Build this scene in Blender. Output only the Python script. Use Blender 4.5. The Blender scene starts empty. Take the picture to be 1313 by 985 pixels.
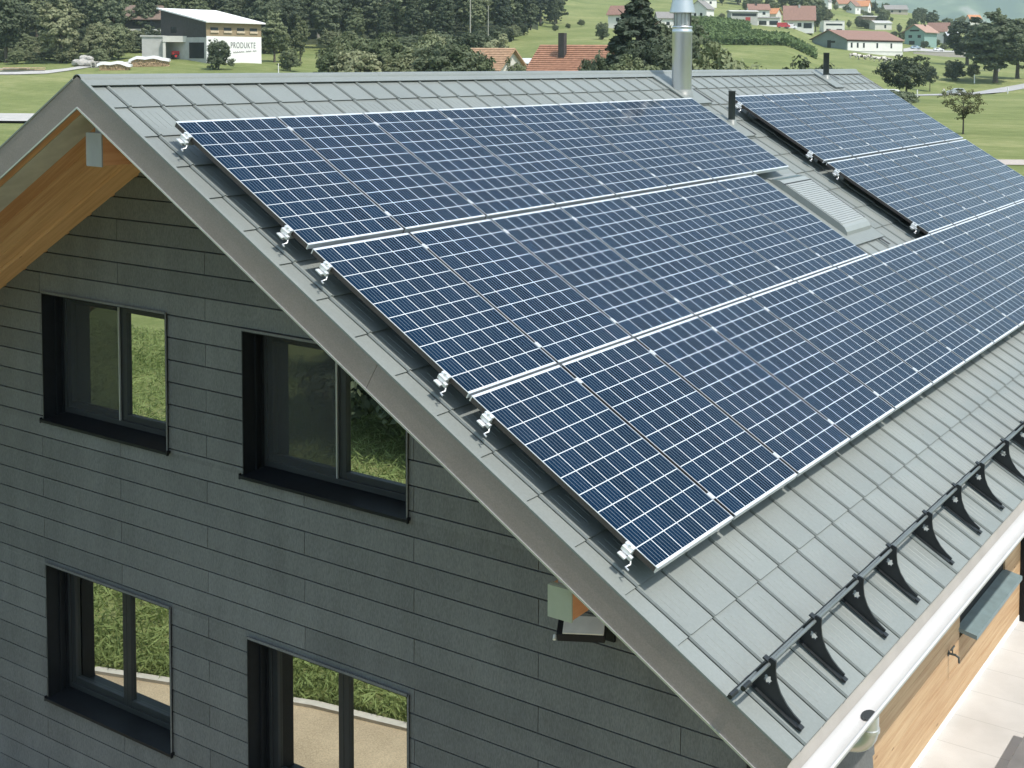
import bpy, bmesh, math, random
import numpy as np
from mathutils import Vector, Matrix
rnd = random.Random(7)
scene = bpy.context.scene
COL = scene.collection
PI = math.pi
# ------------------------------------------------------------------ camera
CX, CY, CZ = 8.0393391, -6.3108622, 0.5041308
YAW, PIT, ROLL = -0.55199697, 0.05620213, 0.00782444
F, PX, PY = 1603.7723, 815.6373, 166.2018          # focal length and principal point in px of a 1313x985 frame
TH = 0.52971733                                     # roof pitch
CT, ST = math.cos(TH), math.sin(TH)
TAN = ST / CT
fw = np.array([math.sin(YAW)*math.cos(PIT), math.cos(YAW)*math.cos(PIT), -math.sin(PIT)])
rt = np.array([math.cos(YAW), -math.sin(YAW), 0.0]); up = np.cross(rt, fw)
r2 = rt*math.cos(ROLL)+up*math.sin(ROLL); u2 = up*math.cos(ROLL)-rt*math.sin(ROLL)
CAM = np.array([CX, CY, CZ])
def ray(x, y): return fw + r2*(x-PX)/F - u2*(y-PY)/F
cd = bpy.data.cameras.new('camera'); cam = bpy.data.objects.new('camera', cd); COL.objects.link(cam)
cd.sensor_width = 36; cd.lens = F/1313*36; cd.shift_x = (656.5-PX)/1313; cd.shift_y = (PY-492.5)/1313
cd.clip_start = 0.05; cd.clip_end = 12000
M4 = Matrix([[r2[0], u2[0], -fw[0], CX], [r2[1], u2[1], -fw[1], CY], [r2[2], u2[2], -fw[2], CZ], [0, 0, 0, 1]])
cam.matrix_world = M4
scene.camera = cam
# ------------------------------------------------------------------ light
SUN = Vector((ST, -0.06, CT)).normalized()
el = math.asin(SUN.z); az = math.atan2(SUN.x, SUN.y)
w = bpy.data.worlds.new('World'); scene.world = w; w.use_nodes = True
nt = w.node_tree; bg = nt.nodes['Background']; sky = nt.nodes.new('ShaderNodeTexSky')
sky.sky_type = 'NISHITA'; sky.sun_disc = False; sky.sun_elevation = el; sky.sun_rotation = az
sky.air_density = 1.2; sky.dust_density = 3.0; sky.ozone_density = 0.6; sky.altitude = 600
nt.links.new(sky.outputs[0], bg.inputs[0]); bg.inputs[1].default_value = 0.118
ld = bpy.data.lights.new('sun', 'SUN'); ld.energy = 3.25; ld.angle = math.radians(0.5); ld.color = (1.0, 0.95, 0.88)
lo = bpy.data.objects.new('sun', ld); COL.objects.link(lo); lo.rotation_euler = SUN.to_track_quat('Z', 'Y').to_euler(); lo.location = (20, 10, 60)
scene.view_settings.view_transform = 'Standard'; scene.view_settings.look = 'None'
scene.view_settings.exposure = 0.90; scene.view_settings.gamma = 1
scene.cycles.max_bounces = 6; scene.cycles.transparent_max_bounces = 8
scene.cycles.volume_bounces = 1

# ------------------------------------------------------------------ materials
class NG:
    def __init__(s, name):
        s.m = bpy.data.materials.new(name); s.m.use_nodes = True
        s.t = s.m.node_tree; s.b = s.t.nodes['Principled BSDF']; s.out = s.t.nodes['Material Output']
    def n(s, typ, **kw):
        x = s.t.nodes.new(typ)
        for k, v in kw.items():
            if isinstance(k, str) and hasattr(x, k): setattr(x, k, v)
        return x
    def l(s, a, b): s.t.links.new(a, b)
    def math(s, op, a, b=None, clamp=False):
        x = s.n('ShaderNodeMath', operation=op); x.use_clamp = clamp
        for i, v in enumerate((a, b)):
            if v is None: continue
            if isinstance(v, (int, float)): x.inputs[i].default_value = v
            else: s.l(v, x.inputs[i])
        return x.outputs[0]
    def mix(s, f, a, b):
        x = s.n('ShaderNodeMix', data_type='RGBA')
        for i, v in ((0, f), (6, a), (7, b)):
            if isinstance(v, (int, float)): x.inputs[i].default_value = v
            elif isinstance(v, tuple): x.inputs[i].default_value = (*v, 1)
            else: s.l(v, x.inputs[i])
        return x.outputs[2]
    def noise(s, scale, detail=4, vec=None, rough=0.55):
        x = s.n('ShaderNodeTexNoise'); x.inputs['Scale'].default_value = scale; x.inputs['Detail'].default_value = detail
        x.inputs['Roughness'].default_value = rough
        if vec is not None: s.l(vec, x.inputs['Vector'])
        return x.outputs[0]
    def coord(s, kind='Object', scale=None, rot=None):
        c = s.n('ShaderNodeTexCoord').outputs[kind]
        if scale or rot:
            mp = s.n('ShaderNodeMapping'); s.l(c, mp.inputs[0])
            if scale: mp.inputs['Scale'].default_value = scale
            if rot: mp.inputs['Rotation'].default_value = rot
            c = mp.outputs[0]
        return c
    def ramp(s, fac, stops):
        x = s.n('ShaderNodeValToRGB'); e = x.color_ramp.elements
        while len(e) < len(stops): e.new(0.5)
        for i, (p, c) in enumerate(stops): e[i].position = p; e[i].color = (*c, 1)
        s.l(fac, x.inputs[0]); return x.outputs[0]
    def bump(s, h, strength=0.3, dist=0.02):
        x = s.n('ShaderNodeBump'); x.inputs['Strength'].default_value = strength; x.inputs['Distance'].default_value = dist
        s.l(h, x.inputs['Height']); s.l(x.outputs[0], s.b.inputs['Normal'])
    def set(s, rough=0.6, metal=0.0, spec=0.5):
        s.b.inputs['Roughness'].default_value = rough; s.b.inputs['Metallic'].default_value = metal
        s.b.inputs['Specular IOR Level'].default_value = spec
MATS = {}
def mat(name, col, rough=0.6, metal=0.0, var=0.12, scale=6, spec=0.4, bump=0.0, bscale=None, coord='Object', stretch=None, fine=0.0, island=0.0):
    if name in MATS: return MATS[name]
    g = NG(name); g.set(rough, metal, spec)
    c = g.coord(coord, stretch)
    nz = g.noise(scale, 5, c)
    d = tuple(x*(1-var) for x in col); l = tuple(min(1, x*(1+var)) for x in col)
    out = g.ramp(nz, [(0.3, d), (0.7, l)])
    if fine:
        f = g.noise(scale*40, 2, c); k = g.ramp(f, [(0.3, (1-fine,)*3), (0.7, (1+fine,)*3)])
        x = g.n('ShaderNodeMix', data_type='RGBA', blend_type='MULTIPLY'); x.inputs[0].default_value = 1
        g.l(out, x.inputs[6]); g.l(k, x.inputs[7]); out = x.outputs[2]
    if island:
        gi = g.n('ShaderNodeNewGeometry').outputs['Random Per Island']; k = g.ramp(gi, [(0, (1-island,)*3), (1, (1+island,)*3)])
        x = g.n('ShaderNodeMix', data_type='RGBA', blend_type='MULTIPLY'); x.inputs[0].default_value = 1
        g.l(out, x.inputs[6]); g.l(k, x.inputs[7]); out = x.outputs[2]
    g.l(out, g.b.inputs['Base Color'])
    if bump: g.bump(g.noise(bscale or scale*8, 4, c), bump, 0.01)
    MATS[name] = g.m; return g.m
def wood_mat(name, a, b, axis='X', scale=1.0, rough=0.65, tilt=0.0):
    if name in MATS: return MATS[name]
    g = NG(name); g.set(rough, 0, 0.3)
    s = {'X': (0.5, 11, 11), 'Y': (11, 0.5, 11), 'Z': (11, 11, 0.5)}[axis]
    c = g.coord('Object')
    if tilt:
        vr = g.n('ShaderNodeVectorRotate', rotation_type='Y_AXIS'); vr.inputs['Angle'].default_value = tilt; g.l(c, vr.inputs['Vector']); c = vr.outputs[0]
    oi = g.n('ShaderNodeObjectInfo'); ad = g.n('ShaderNodeVectorMath', operation='ADD'); g.l(c, ad.inputs[0])
    rs = g.math('MULTIPLY', oi.outputs['Random'], 40.0); g.l(rs, ad.inputs[1]); c = ad.outputs[0]
    def sc(v):
        m = g.n('ShaderNodeMapping'); m.inputs['Scale'].default_value = v; g.l(c, m.inputs[0]); return m.outputs[0]
    n1 = g.noise(2.2*scale, 6, sc(s), 0.65); n2 = g.noise(0.9, 3, c)
    f = g.math('ADD', g.math('MULTIPLY', n1, 0.7), g.math('ADD', g.math('MULTIPLY', n2, 0.15), g.math('MULTIPLY', oi.outputs['Random'], .22)))
    col = g.ramp(f, [(0.36, a), (0.68, b)])
    vor = g.n('ShaderNodeTexVoronoi'); vor.inputs['Scale'].default_value = 1.6; g.l(sc({'X': (0.9, 3, 3), 'Y': (3, 0.9, 3), 'Z': (3, 3, .9)}[axis]), vor.inputs['Vector'])
    knot = g.math('LESS_THAN', vor.outputs['Distance'], 0.06)
    col = g.mix(g.math('MULTIPLY', knot, 0.6), col, tuple(x*0.35 for x in a))
    g.l(col, g.b.inputs['Base Color']); g.bump(n1, 0.15, 0.004)
    MATS[name] = g.m; return g.m

# ------------------------------------------------------------------ mesh helpers
def tag(o, label=None, cat=None, group=None, kind=None):
    if label: o['label'] = label
    if cat: o['category'] = cat
    if group: o['group'] = group
    if kind: o['kind'] = kind
    return o
def empty(name, loc, rz=0.0, **kw):
    o = bpy.data.objects.new(name, None); COL.objects.link(o); o.location = loc; o.rotation_euler = (0, 0, rz)
    o.empty_display_size = 0.2
    return tag(o, **kw)
class MB:
    def __init__(s): s.v = []; s.f = []; s.sm = []
    def add(s, vs, fs, smooth=False):
        o = len(s.v); s.v += [tuple(map(float, p)) for p in vs]
        for f in fs: s.f.append(tuple(i+o for i in f)); s.sm.append(smooth)
    def hexa(s, p):      # 8 points: bottom ring 0-3, top ring 4-7
        s.add(p, [(0, 3, 2, 1), (4, 5, 6, 7), (0, 1, 5, 4), (1, 2, 6, 5), (2, 3, 7, 6), (3, 0, 4, 7)])
    def box(s, x0, x1, y0, y1, z0, z1, tf=None):
        p = [(x0, y0, z0), (x1, y0, z0), (x1, y1, z0), (x0, y1, z0), (x0, y0, z1), (x1, y0, z1), (x1, y1, z1), (x0, y1, z1)]
        if tf: p = [tf(*q) for q in p]
        s.hexa(p)
    def tube(s, a, b, r, n=12, r2=None, cap=True, smooth=True):
        a = Vector(a); b = Vector(b); d = (b-a).normalized(); r2 = r if r2 is None else r2
        x = d.orthogonal().normalized(); y = d.cross(x)
        vs = []
        for c, rr in ((a, r), (b, r2)):
            for i in range(n):
                t = 2*PI*i/n; vs.append(c + x*rr*math.cos(t) + y*rr*math.sin(t))
        s.add(vs, [(i, (i+1) % n, n+(i+1) % n, n+i) for i in range(n)], smooth)
        if cap: s.add(vs, [tuple(range(n-1, -1, -1)), tuple(range(n, 2*n))])
    def path(s, pts, r, n=10, cap=True):
        pts = [Vector(p) for p in pts]; rs = r if isinstance(r, (list, tuple)) else [r]*len(pts)
        rings = []; x = None
        for i, p in enumerate(pts):
            d = ((pts[min(i+1, len(pts)-1)]-p).normalized() + (p-pts[max(i-1, 0)]).normalized()).normalized()
            x = d.orthogonal().normalized() if x is None else (x - d*x.dot(d)).normalized()
            y = d.cross(x); rings.append([p + x*rs[i]*math.cos(2*PI*k/n) + y*rs[i]*math.sin(2*PI*k/n) for k in range(n)])
        vs = [q for r_ in rings for q in r_]
        fs = [(j*n+i, j*n+(i+1) % n, (j+1)*n+(i+1) % n, (j+1)*n+i) for j in range(len(pts)-1) for i in range(n)]
        s.add(vs, fs, True)
        if cap: s.add(rings[0], [tuple(range(n-1, -1, -1))]); s.add(rings[-1], [tuple(range(n))])
    def lathe(s, prof, c, n=32, cap=False):     # prof list of (r,z)
        vs = [(c[0]+r*math.cos(2*PI*i/n), c[1]+r*math.sin(2*PI*i/n), c[2]+z) for r, z in prof for i in range(n)]
        fs = [(j*n+i, j*n+(i+1) % n, (j+1)*n+(i+1) % n, (j+1)*n+i) for j in range(len(prof)-1) for i in range(n)]
        s.add(vs, fs, True)
        if cap: s.add(vs[-n:], [tuple(range(n))])
    def prism(s, poly, f, t0, t1):   # poly 2-D, f(a,b,t)->xyz
        n = len(poly); vs = [f(a, b, t0) for a, b in poly]+[f(a, b, t1) for a, b in poly]
        s.add(vs, [tuple(range(n-1, -1, -1)), tuple(range(n, 2*n))]+[(i, (i+1) % n, n+(i+1) % n, n+i) for i in range(n)])
    def build(s, name, m, parent=None, local=False, bevel=0.0, fix=True):
        off = Vector((0, 0, 0))
        if parent is not None and not local:
            q = parent
            while q is not None: off += Vector(q.location); q = q.parent
        me = bpy.data.meshes.new(name); me.from_pydata([tuple(Vector(p)-off) for p in s.v], [], s.f)
        me.polygons.foreach_set('use_smooth', s.sm)
        if fix:
            bm = bmesh.new(); bm.from_mesh(me); bmesh.ops.recalc_face_normals(bm, faces=bm.faces); bm.to_mesh(me); bm.free()
        me.materials.append(m)
        o = bpy.data.objects.new(name, me); COL.objects.link(o)
        if parent is not None: o.parent = parent
        if bevel:
            b = o.modifiers.new('bevel', 'BEVEL'); b.width = bevel; b.segments = 2; b.limit_method = 'ANGLE'; b.angle_limit = 0.7
        return o
def children(o): return [c for c in bpy.data.objects if c.parent == o]
def copy_tree(o, kids=None):
    c = o.copy(); COL.objects.link(c)
    for ch in (kids if kids is not None else list(o.children)):
        d = copy_tree(ch); d.parent = c
    return c
HROOF = 0.19
def RF(u, v, n):                    # roof frame: along the ridge, down the slope, above the tiles
    n -= HROOF
    return (v*CT+n*ST, u, -v*ST+n*CT)
XR, ZR = -0.9199, 0.3184            # ridge of the tile planes
def LF(u, v, n):                    # mirrored slope on the far side of the ridge; v as on the near slope
    x, y, z = RF(u, v, n); return (2*XR-x, y, z)
VR = (XR + HROOF*ST)/CT             # ridge position in v (about -0.955)
UV0, UV1, VE = -0.20, 16.15, 6.245   # verge, far verge, eave

# ------------------------------------------------------------------ materials used on the house
m_tile = mat('roof_tile_paint', (0.205, 0.224, 0.212), 0.42, 0.0, 0.07, 1.3, 0.5, fine=0.05, island=0.05)
m_gap = mat('dark_underlay', (0.03, 0.035, 0.038), 0.8)
m_fascia = mat('brown_grey_metal', (0.255, 0.212, 0.195), 0.5, 0.0, 0.06, 3, 0.5, fine=0.12)
m_siding = mat('fibre_cement', (0.146, 0.149, 0.144), 0.8, 0.0, 0.12, 2.2, 0.3, bump=0.1, bscale=60, stretch=(1.5, 1.5, .4), fine=0.20, island=0.10)
m_black = mat('black_powder_coat', (0.010, 0.0115, 0.014), 0.5, 0.0, 0.2, 8, 0.2)
m_frame = mat('window_frame_anthracite', (0.024, 0.027, 0.029), 0.5, 0.0, 0.1, 8)
m_soffit = wood_mat('spruce_soffit', (0.47, 0.225, 0.105), (0.74, 0.45, 0.25), 'X', .8, tilt=TH)
m_larch = wood_mat('larch_boards', (0.40, 0.235, 0.12), (0.58, 0.42, 0.25), 'Y')
m_zinc = mat('zinc', (0.62, 0.63, 0.63), 0.38, 0.75, 0.06, 3)
m_steel = mat('stainless_steel', (0.66, 0.68, 0.70), 0.40, 0.9, 0.05, 2)
m_alu = mat('anodised_aluminium', (0.78, 0.79, 0.80), 0.35, 0.55, 0.04, 10)
m_alu_shade = mat('shaded_frame_profile', (0.075, 0.066, 0.062), 0.5, 0.3, 0.08, 10)  # dark copy of the frame aluminium, shade put into its colour
m_alud = mat('grey_aluminium_profile', (0.5, 0.5, 0.5), 0.45, 0.6, 0.05, 10)
m_pipe = mat('dark_grey_pipe', (0.05, 0.062, 0.062), 0.5)
m_guard = mat('snow_guard_black', (0.018, 0.021, 0.023), 0.42, 0.0, 0.2, 12)
m_shutter = mat('shutter_aluminium', (0.34, 0.36, 0.35), 0.45, 0.2, 0.05, 4)
m_capol = mat('olive_grey_cap', (0.36, 0.38, 0.29), 0.55, 0.0, 0.06, 8)
m_capgrey = mat('grey_beam_cap', (0.33, 0.32, 0.31), 0.55, 0.0, 0.06, 8)
m_beam = wood_mat('orange_glulam', (0.56, 0.24, 0.11), (0.68, 0.36, 0.19), 'Y')
g = NG('window_glass')              # a coated triple pane: a strong mirror over a dark room
g.set(0.02, 0, 0.5); g.b.inputs['Base Color'].default_value = (0.012, 0.014, 0.014, 1)
gl = g.n('ShaderNodeBsdfGlossy'); gl.inputs['Roughness'].default_value = 0.0; gl.inputs['Color'].default_value = (0.86, 0.9, 0.86, 1)
mx = g.n('ShaderNodeMixShader'); mx.inputs[0].default_value = 0.84
g.l(g.b.outputs[0], mx.inputs[1]); g.l(gl.outputs[0], mx.inputs[2]); g.l(mx.outputs[0], g.out.inputs[0]); m_glass = g.m
g = NG('fly_screen_mesh'); tr = g.n('ShaderNodeBsdfTransparent'); mx = g.n('ShaderNodeMixShader'); mx.inputs[0].default_value = 0.38
g.b.inputs['Base Color'].default_value = (0.05, 0.053, 0.055, 1); g.b.inputs['Roughness'].default_value = 0.8
g.l(tr.outputs[0], mx.inputs[1]); g.l(g.b.outputs[0], mx.inputs[2]); g.l(mx.outputs[0], g.out.inputs[0]); m_screen = g.m
# solar laminate: 6 x 10 cells with busbars, drawn in the laminate's own coordinates (x down the slope, y along the ridge)
g = NG('solar_laminate'); g.set(0.12, 0, 0.13); g.b.inputs['Specular Tint'].default_value = (.38, .76, .95, 1)
sp = g.n('ShaderNodeSeparateXYZ'); g.l(g.coord('Object'), sp.inputs[0])
def celline(c, m0, pitch, cell):
    t = g.math('SUBTRACT', c, m0); fr = g.math('MODULO', t, pitch)
    return g.math('MAXIMUM', g.math('GREATER_THAN', fr, cell), g.math('MAXIMUM', g.math('LESS_THAN', t, 0.0), g.math('GREATER_THAN', c, None) if False else g.math('LESS_THAN', fr, 0.0)))
PIT_ = 0.1615; CELL = 0.1548
mv = (1.65-10*PIT_+0.0055)/2; mu = (0.992-6*PIT_+0.0055)/2
lv = celline(sp.outputs[0], mv, PIT_, CELL); lu = celline(sp.outputs[1], mu, PIT_, CELL)
ev = g.math('GREATER_THAN', sp.outputs[0], 1.65-mv)
lu = g.math('MULTIPLY', lu, g.math('MULTIPLY', g.math('GREATER_THAN', sp.outputs[1], .05), g.math('LESS_THAN', sp.outputs[1], .95)))
grid = g.math('MAXIMUM', g.math('MAXIMUM', lv, lu), ev)
tu = g.math('MODULO', g.math('SUBTRACT', sp.outputs[1], mu), PIT_)
bus = g.math('LESS_THAN', g.math('MODULO', tu, CELL/5+0.0003), 0.0024)
bus = g.math('MULTIPLY', bus, g.math('GREATER_THAN', tu, 0.012))
iv = g.math('FLOOR', g.math('DIVIDE', g.math('SUBTRACT', sp.outputs[0], mv), PIT_)); iu = g.math('FLOOR', g.math('DIVIDE', g.math('SUBTRACT', sp.outputs[1], mu), PIT_))
oi = g.n('ShaderNodeObjectInfo'); cb = g.n('ShaderNodeCombineXYZ'); g.l(iv, cb.inputs[0]); g.l(iu, cb.inputs[1]); g.l(oi.outputs['Random'], cb.inputs[2])
wn = g.n('ShaderNodeTexWhiteNoise'); g.l(cb.outputs[0], wn.inputs['Vector'])
cellc = g.mix(wn.outputs['Value'], (0.0010, 0.0100, 0.026), (0.0017, 0.0145, 0.038))
cellc = g.mix(g.math('MULTIPLY', bus, 0.55), cellc, (0.36, 0.43, 0.52))
colr = g.mix(grid, cellc, (0.56, 0.60, 0.64))
du = g.n('ShaderNodeVectorMath', operation='ADD'); g.l(g.coord('Object'), du.inputs[0]); g.l(oi.outputs['Location'], du.inputs[1])
dst = g.math('MULTIPLY', g.math('SUBTRACT', g.noise(1.1, 6, du.outputs[0], .7), .44, True), .06)
g.l(g.mix(dst, colr, (.34, .33, .30)), g.b.inputs['Base Color'])
dn = g.noise(2.5, 4, g.coord('Object')); g.l(g.math('ADD', g.math('MULTIPLY', dn, 0.10), 0.07), g.b.inputs['Roughness'])
m_solar = g.m

# ================================================================== THE HOUSE
YW, XS, XRW, GZ = 1.20, 4.10, 3.95, -7.20
TZ = -6.80                           # level of the terrace on the right
house = empty('timber_house', (-0.92, 8, GZ), label='modern house with grey metal tile roof, dark lap siding and timber soffits', cat='house')
# ---- roof slabs
def slab(F_, y0, y1, v0, v1, t0, t1, mb):
    a1 = v0+t1*TAN if v0 == VR else v0; a0 = v0+t0*TAN if v0 == VR else v0       # plumb cut at the ridge
    mb.hexa([F_(y0, a1, -t1), F_(y1, a1, -t1), F_(y1, v1, -t1), F_(y0, v1, -t1), F_(y0, a0, -t0), F_(y1, a0, -t0), F_(y1, v1, -t0), F_(y0, v1, -t0)])
mb = MB()
for F_ in (RF, LF):
    slab(F_, UV0+0.006, UV1-0.02, VR, VE-0.03, 0.016, 0.180, mb)
roof = mb.build('roof', m_gap, house)
# tiles of the near slope, one mesh
mb = MB()
S0, SP, RV = -0.045, 0.308, 0.4207
rows = [(-0.50+RV*k) for k in range(-1, 16)]
rows[0] = -0.86
def tile_sheet(F_, ua, ub, va, vb, lift0=0.0, lift1=0.013, th=0.004):
    mb.hexa([F_(ua, va, lift0-th), F_(ub, va, lift0-th), F_(ub, vb, lift1-th), F_(ua, vb, lift1-th),
             F_(ua, va, lift0), F_(ub, va, lift0), F_(ub, vb, lift1), F_(ua, vb, lift1)])
ncol = int((UV1-0.05-S0)/SP)
for k in range(16):
    va = rows[k]-(0.0 if k == 0 else 0.03); vb = rows[k+1]+0.004 if k < 15 else VE+0.01
    cols = [(UV0+0.016, S0)]+[(S0+SP*i, S0+SP*(i+1)) for i in range(ncol)]+[(S0+SP*ncol, UV1-0.02)]
    for ci, (ua, ub) in enumerate(cols):
        a = ua+(0.012 if ci else 0.0); b = ub+0.002
        tile_sheet(RF, a, b, va, vb)
        if ci:          # raised interlock along the left edge
            z0, z1 = 0.0, 0.013; r = 0.014
            for (q0, q1, h0, h1) in ((a, a+0.007, 0.0, r), (a+0.007, a+0.020, r, r), (a+0.020, a+0.030, r, 0.0)):
                mb.add([RF(q0, va+.02, z0+h0+.0005), RF(q1, va+.02, z0+h1+.0005), RF(q1, vb+.002, z1+h1+.0005), RF(q0, vb+.002, z1+h0+.0005)], [(0, 1, 2, 3)])
            mb.add([RF(a, vb+.002, z1-.004), RF(a+.007, vb+.002, z1+r), RF(a+.020, vb+.002, z1+r), RF(a+.030, vb+.002, z1-.004)], [(0, 1, 2, 3)])
            mb.add([RF(a, va+.02, 0.0005), RF(a, vb+.002, z1+.0005), RF(a, vb+.002, z1-.006), RF(a, va+.02, -.006)], [(0, 1, 2, 3)])
            if k and ub-ua > 0.25 and ci < ncol+1:
                for j, q in enumerate((0.095, 0.155, 0.215)):
                    v0_ = va+0.07+0.02*j; v1_ = vb-0.10-0.02*((j+ci) % 2); qa = ua+q
                    l0 = 0.013*(v0_-va)/(vb-va); l1 = 0.013*(v1_-va)/(vb-va)
                    mb.add([RF(qa-.003, v0_, l0+.0004), RF(qa, v0_, l0+.0028), RF(qa+.003, v0_, l0+.0004), RF(qa-.003, v1_, l1+.0004), RF(qa, v1_, l1+.0028), RF(qa+.003, v1_, l1+.0004)],
                           [(0, 1, 4, 3), (1, 2, 5, 4)])
mb.build('near_slope_tiles', m_tile, roof)
mb = MB()
for k in range(15):
    va = rows[k]-(0.0 if k == 0 else 0.03); vb = rows[k+1]+0.004
    tile_sheet(LF, UV0+0.016, UV1-0.02, va, vb)
tile_sheet(LF, UV0+0.016, UV1-0.02, rows[15]-.03, VE+0.01)
mb.build('far_slope_tiles', m_tile, roof)
# ridge cap: a half-round roll with a flat lip on both sides, in lengths
mb = MB(); lip = MB()
RC = (XR, ZR-0.058)
joints = [UV0-0.005, 3.15, 6.4, 9.6, 12.8, UV1+0.005]
for j in range(len(joints)-1):
    y0, y1 = joints[j], joints[j+1]; r = 0.064 + (0.002 if j % 2 else 0)
    n = 14; vs = []
    for y in (y0, y1-0.0):
        for i in range(n+1):
            t = -0.1+ (PI+0.2)*i/n; vs.append((RC[0]+r*math.cos(t), y, RC[1]+0.028+r*math.sin(t)*0.98))
        for i in range(n, -1, -1):
            t = -0.1+ (PI+0.2)*i/n; vs.append((RC[0]+(r-.006)*math.cos(t), y, RC[1]+0.028+(r-.006)*math.sin(t)*0.98))
    m_ = 2*(n+1)
    mb.add(vs, [(i, (i+1) % m_, m_+(i+1) % m_, m_+i) for i in range(m_)], True)
    mb.add(vs, [(i, i+1, m_-2-i, m_-1-i) for i in range(n)]+[(m_+i, m_+i+1, 2*m_-2-i, 2*m_-1-i) for i in range(n)])
mb.build('ridge_cap', m_tile, roof)
for F_ in (RF, LF):
    lip.hexa([F_(UV0+.016, -0.90, .016), F_(UV1-.02, -0.90, .016), F_(UV1-.02, -0.806, .020), F_(UV0+.016, -0.806, .020), F_(UV0+.016, -0.90, .022), F_(UV1-.02, -0.90, .022), F_(UV1-.02, -0.806, .026), F_(UV0+.016, -0.806, .026)])
lip.build('ridge_flashing', m_tile, roof)
# verge fascias: brown-grey folded metal, two lengths on each slope, front and back
for F_ in (RF, LF):
    for (ya, yb) in ((UV0-0.004, UV0+0.010), (UV1-0.012, UV1)):
        for (a, b) in ((VR, 2.735), (2.739, VE+0.012)):
            mb = MB(); slab(F_, ya, yb, a, b, -.012, .205, mb)
            mb.build('verge_fascia', m_fascia, roof)
mb = MB()
for F_ in (RF, LF):
    mb.hexa([F_(UV0-.010, VR+.05, .012), F_(UV0+.018, VR+.05, .012), F_(UV0+.018, VE+.012, .012), F_(UV0-.010, VE+.012, .012), F_(UV0-.010, VR+.05, .026), F_(UV0+.018, VR+.05, .026), F_(UV0+.018, VE+.012, .026), F_(UV0-.010, VE+.012, .026)])
mb.build('verge_trim', m_tile, roof)
for F_ in (RF, LF):
    mb = MB(); slab(F_, UV0-.012, UV0-.0045, VR, VE+.01, .195, .208, mb); mb.build('drip_edge', m_zinc, roof)
# lower layer of the overhang: outer wood strip, second grey board, timber soffit
for F_ in (RF, LF):
    mb = MB(); slab(F_, UV0+0.012, -0.104, VR, VE-0.04, 0.182, 0.196, mb); mb.build('verge_underside_strip', m_soffit, roof)
    mb = MB(); slab(F_, -0.100, 0.172, VR, VE-0.04, 0.182, 0.199, mb); mb.build('grey_soffit_strip', mat('light_grey_board', (.50, .47, .45), .6), roof)
    for (a, b, t) in ((0.179, 0.372, 0.196), (0.378, 0.568, 0.196), (0.574, 0.752, 0.196), (0.758, 0.930, 0.196), (0.936, YW+0.02, 0.222)):
        mb = MB(); slab(F_, a, b, VR, VE-0.05, 0.182, t, mb); mb.build('soffit_board', m_soffit, roof, bevel=0.003)
    mb = MB(); slab(F_, YW+0.03, UV1-0.06, VR, VE-0.04, 0.182, 0.194, mb); mb.build('eave_soffit', m_soffit, roof)
def zroof(x, t):                       # height of the plane t below the tiles at x
    return ZR - abs(x-XR)*TAN - t/CT
# beams
def beam(x0, x1, z0, z1, y0, y1, mcap, ztilt=0.0):
    mb = MB(); mb.box(x0, x1, y0+.012, y1, z0, z1); b = mb.build('purlin', m_beam, house)
    mb = MB(); mb.box(x0-.008, x1+.006, y0, y0+.014, z0-.008, z1+.004); mb.box(x0-.008, x1+.006, y0+.014, y0+.05, z1+.001, z1+.005)
    mb.build('end_cap', mcap, b, bevel=0.003)
    xm = (x0+x1)/2; top = zroof(xm, .19)
    if abs(xm-XR) < .3: top = zroof(xm+.09, .2)
    mb = MB(); mb.box(x0+.03, x1-.01, y0+.06, y1, z1+.001, top+.03); mb.build('packer', m_capgrey, b)
beam(-1.02, -0.835, -0.385, -0.125, -0.06, YW+0.05, m_capgrey)
beam(3.565, 3.735, -2.99, -2.795, -0.05, YW+0.05, m_capol)
xl = 2*XR-3.65
beam(xl-.085, xl+.085, -2.99, -2.795, -0.05, YW+0.05, m_capol)

# ---- gable wall of lapped boards with window openings
WINS = [(-3.04, -1.22, -3.02, -1.775), (-0.24, 1.60, -3.055, -1.80), (-3.05, -1.215, -5.78, -4.435), (-0.21, 1.605, -5.82, -4.45)]
KS = (YW-CY)/(0.85-CY)               # the openings were measured on a nearer plane: carry them back to the wall
WINS = [(CX+(a-CX)*KS, CX+(b-CX)*KS, CZ+(c-CZ)*KS, CZ+(d-CZ)*KS) for a, b, c, d in WINS]
XWL, XWR = 2*XR-XS, 4.40
def cuts(x0, x1, za, zb):
    iv = [(x0, x1)]
    for (a, b, c, d) in WINS:
        if c < zb-1e-6 and d > za+1e-6:
            iv = [q for (p, r) in iv for q in (((p, min(r, a)), (max(p, b), r)) if (a < r and b > p) else ((p, r),))]
            iv = [(p, r) for p, r in iv if r-p > 0.01]
    return iv
def zsplits(za, zb):
    zs = sorted({za, zb}|{z for wv in WINS for z in (wv[2], wv[3]) if za+.004 < z < zb-.004})
    return list(zip(zs[:-1], zs[1:]))
mb = MB(); bk = MB()
CH = 0.2004*KS; Z0 = CZ+(-1.5745-CZ)*KS; PITX = 1.186*KS; X00 = CX+(-0.721-CX)*KS
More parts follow.
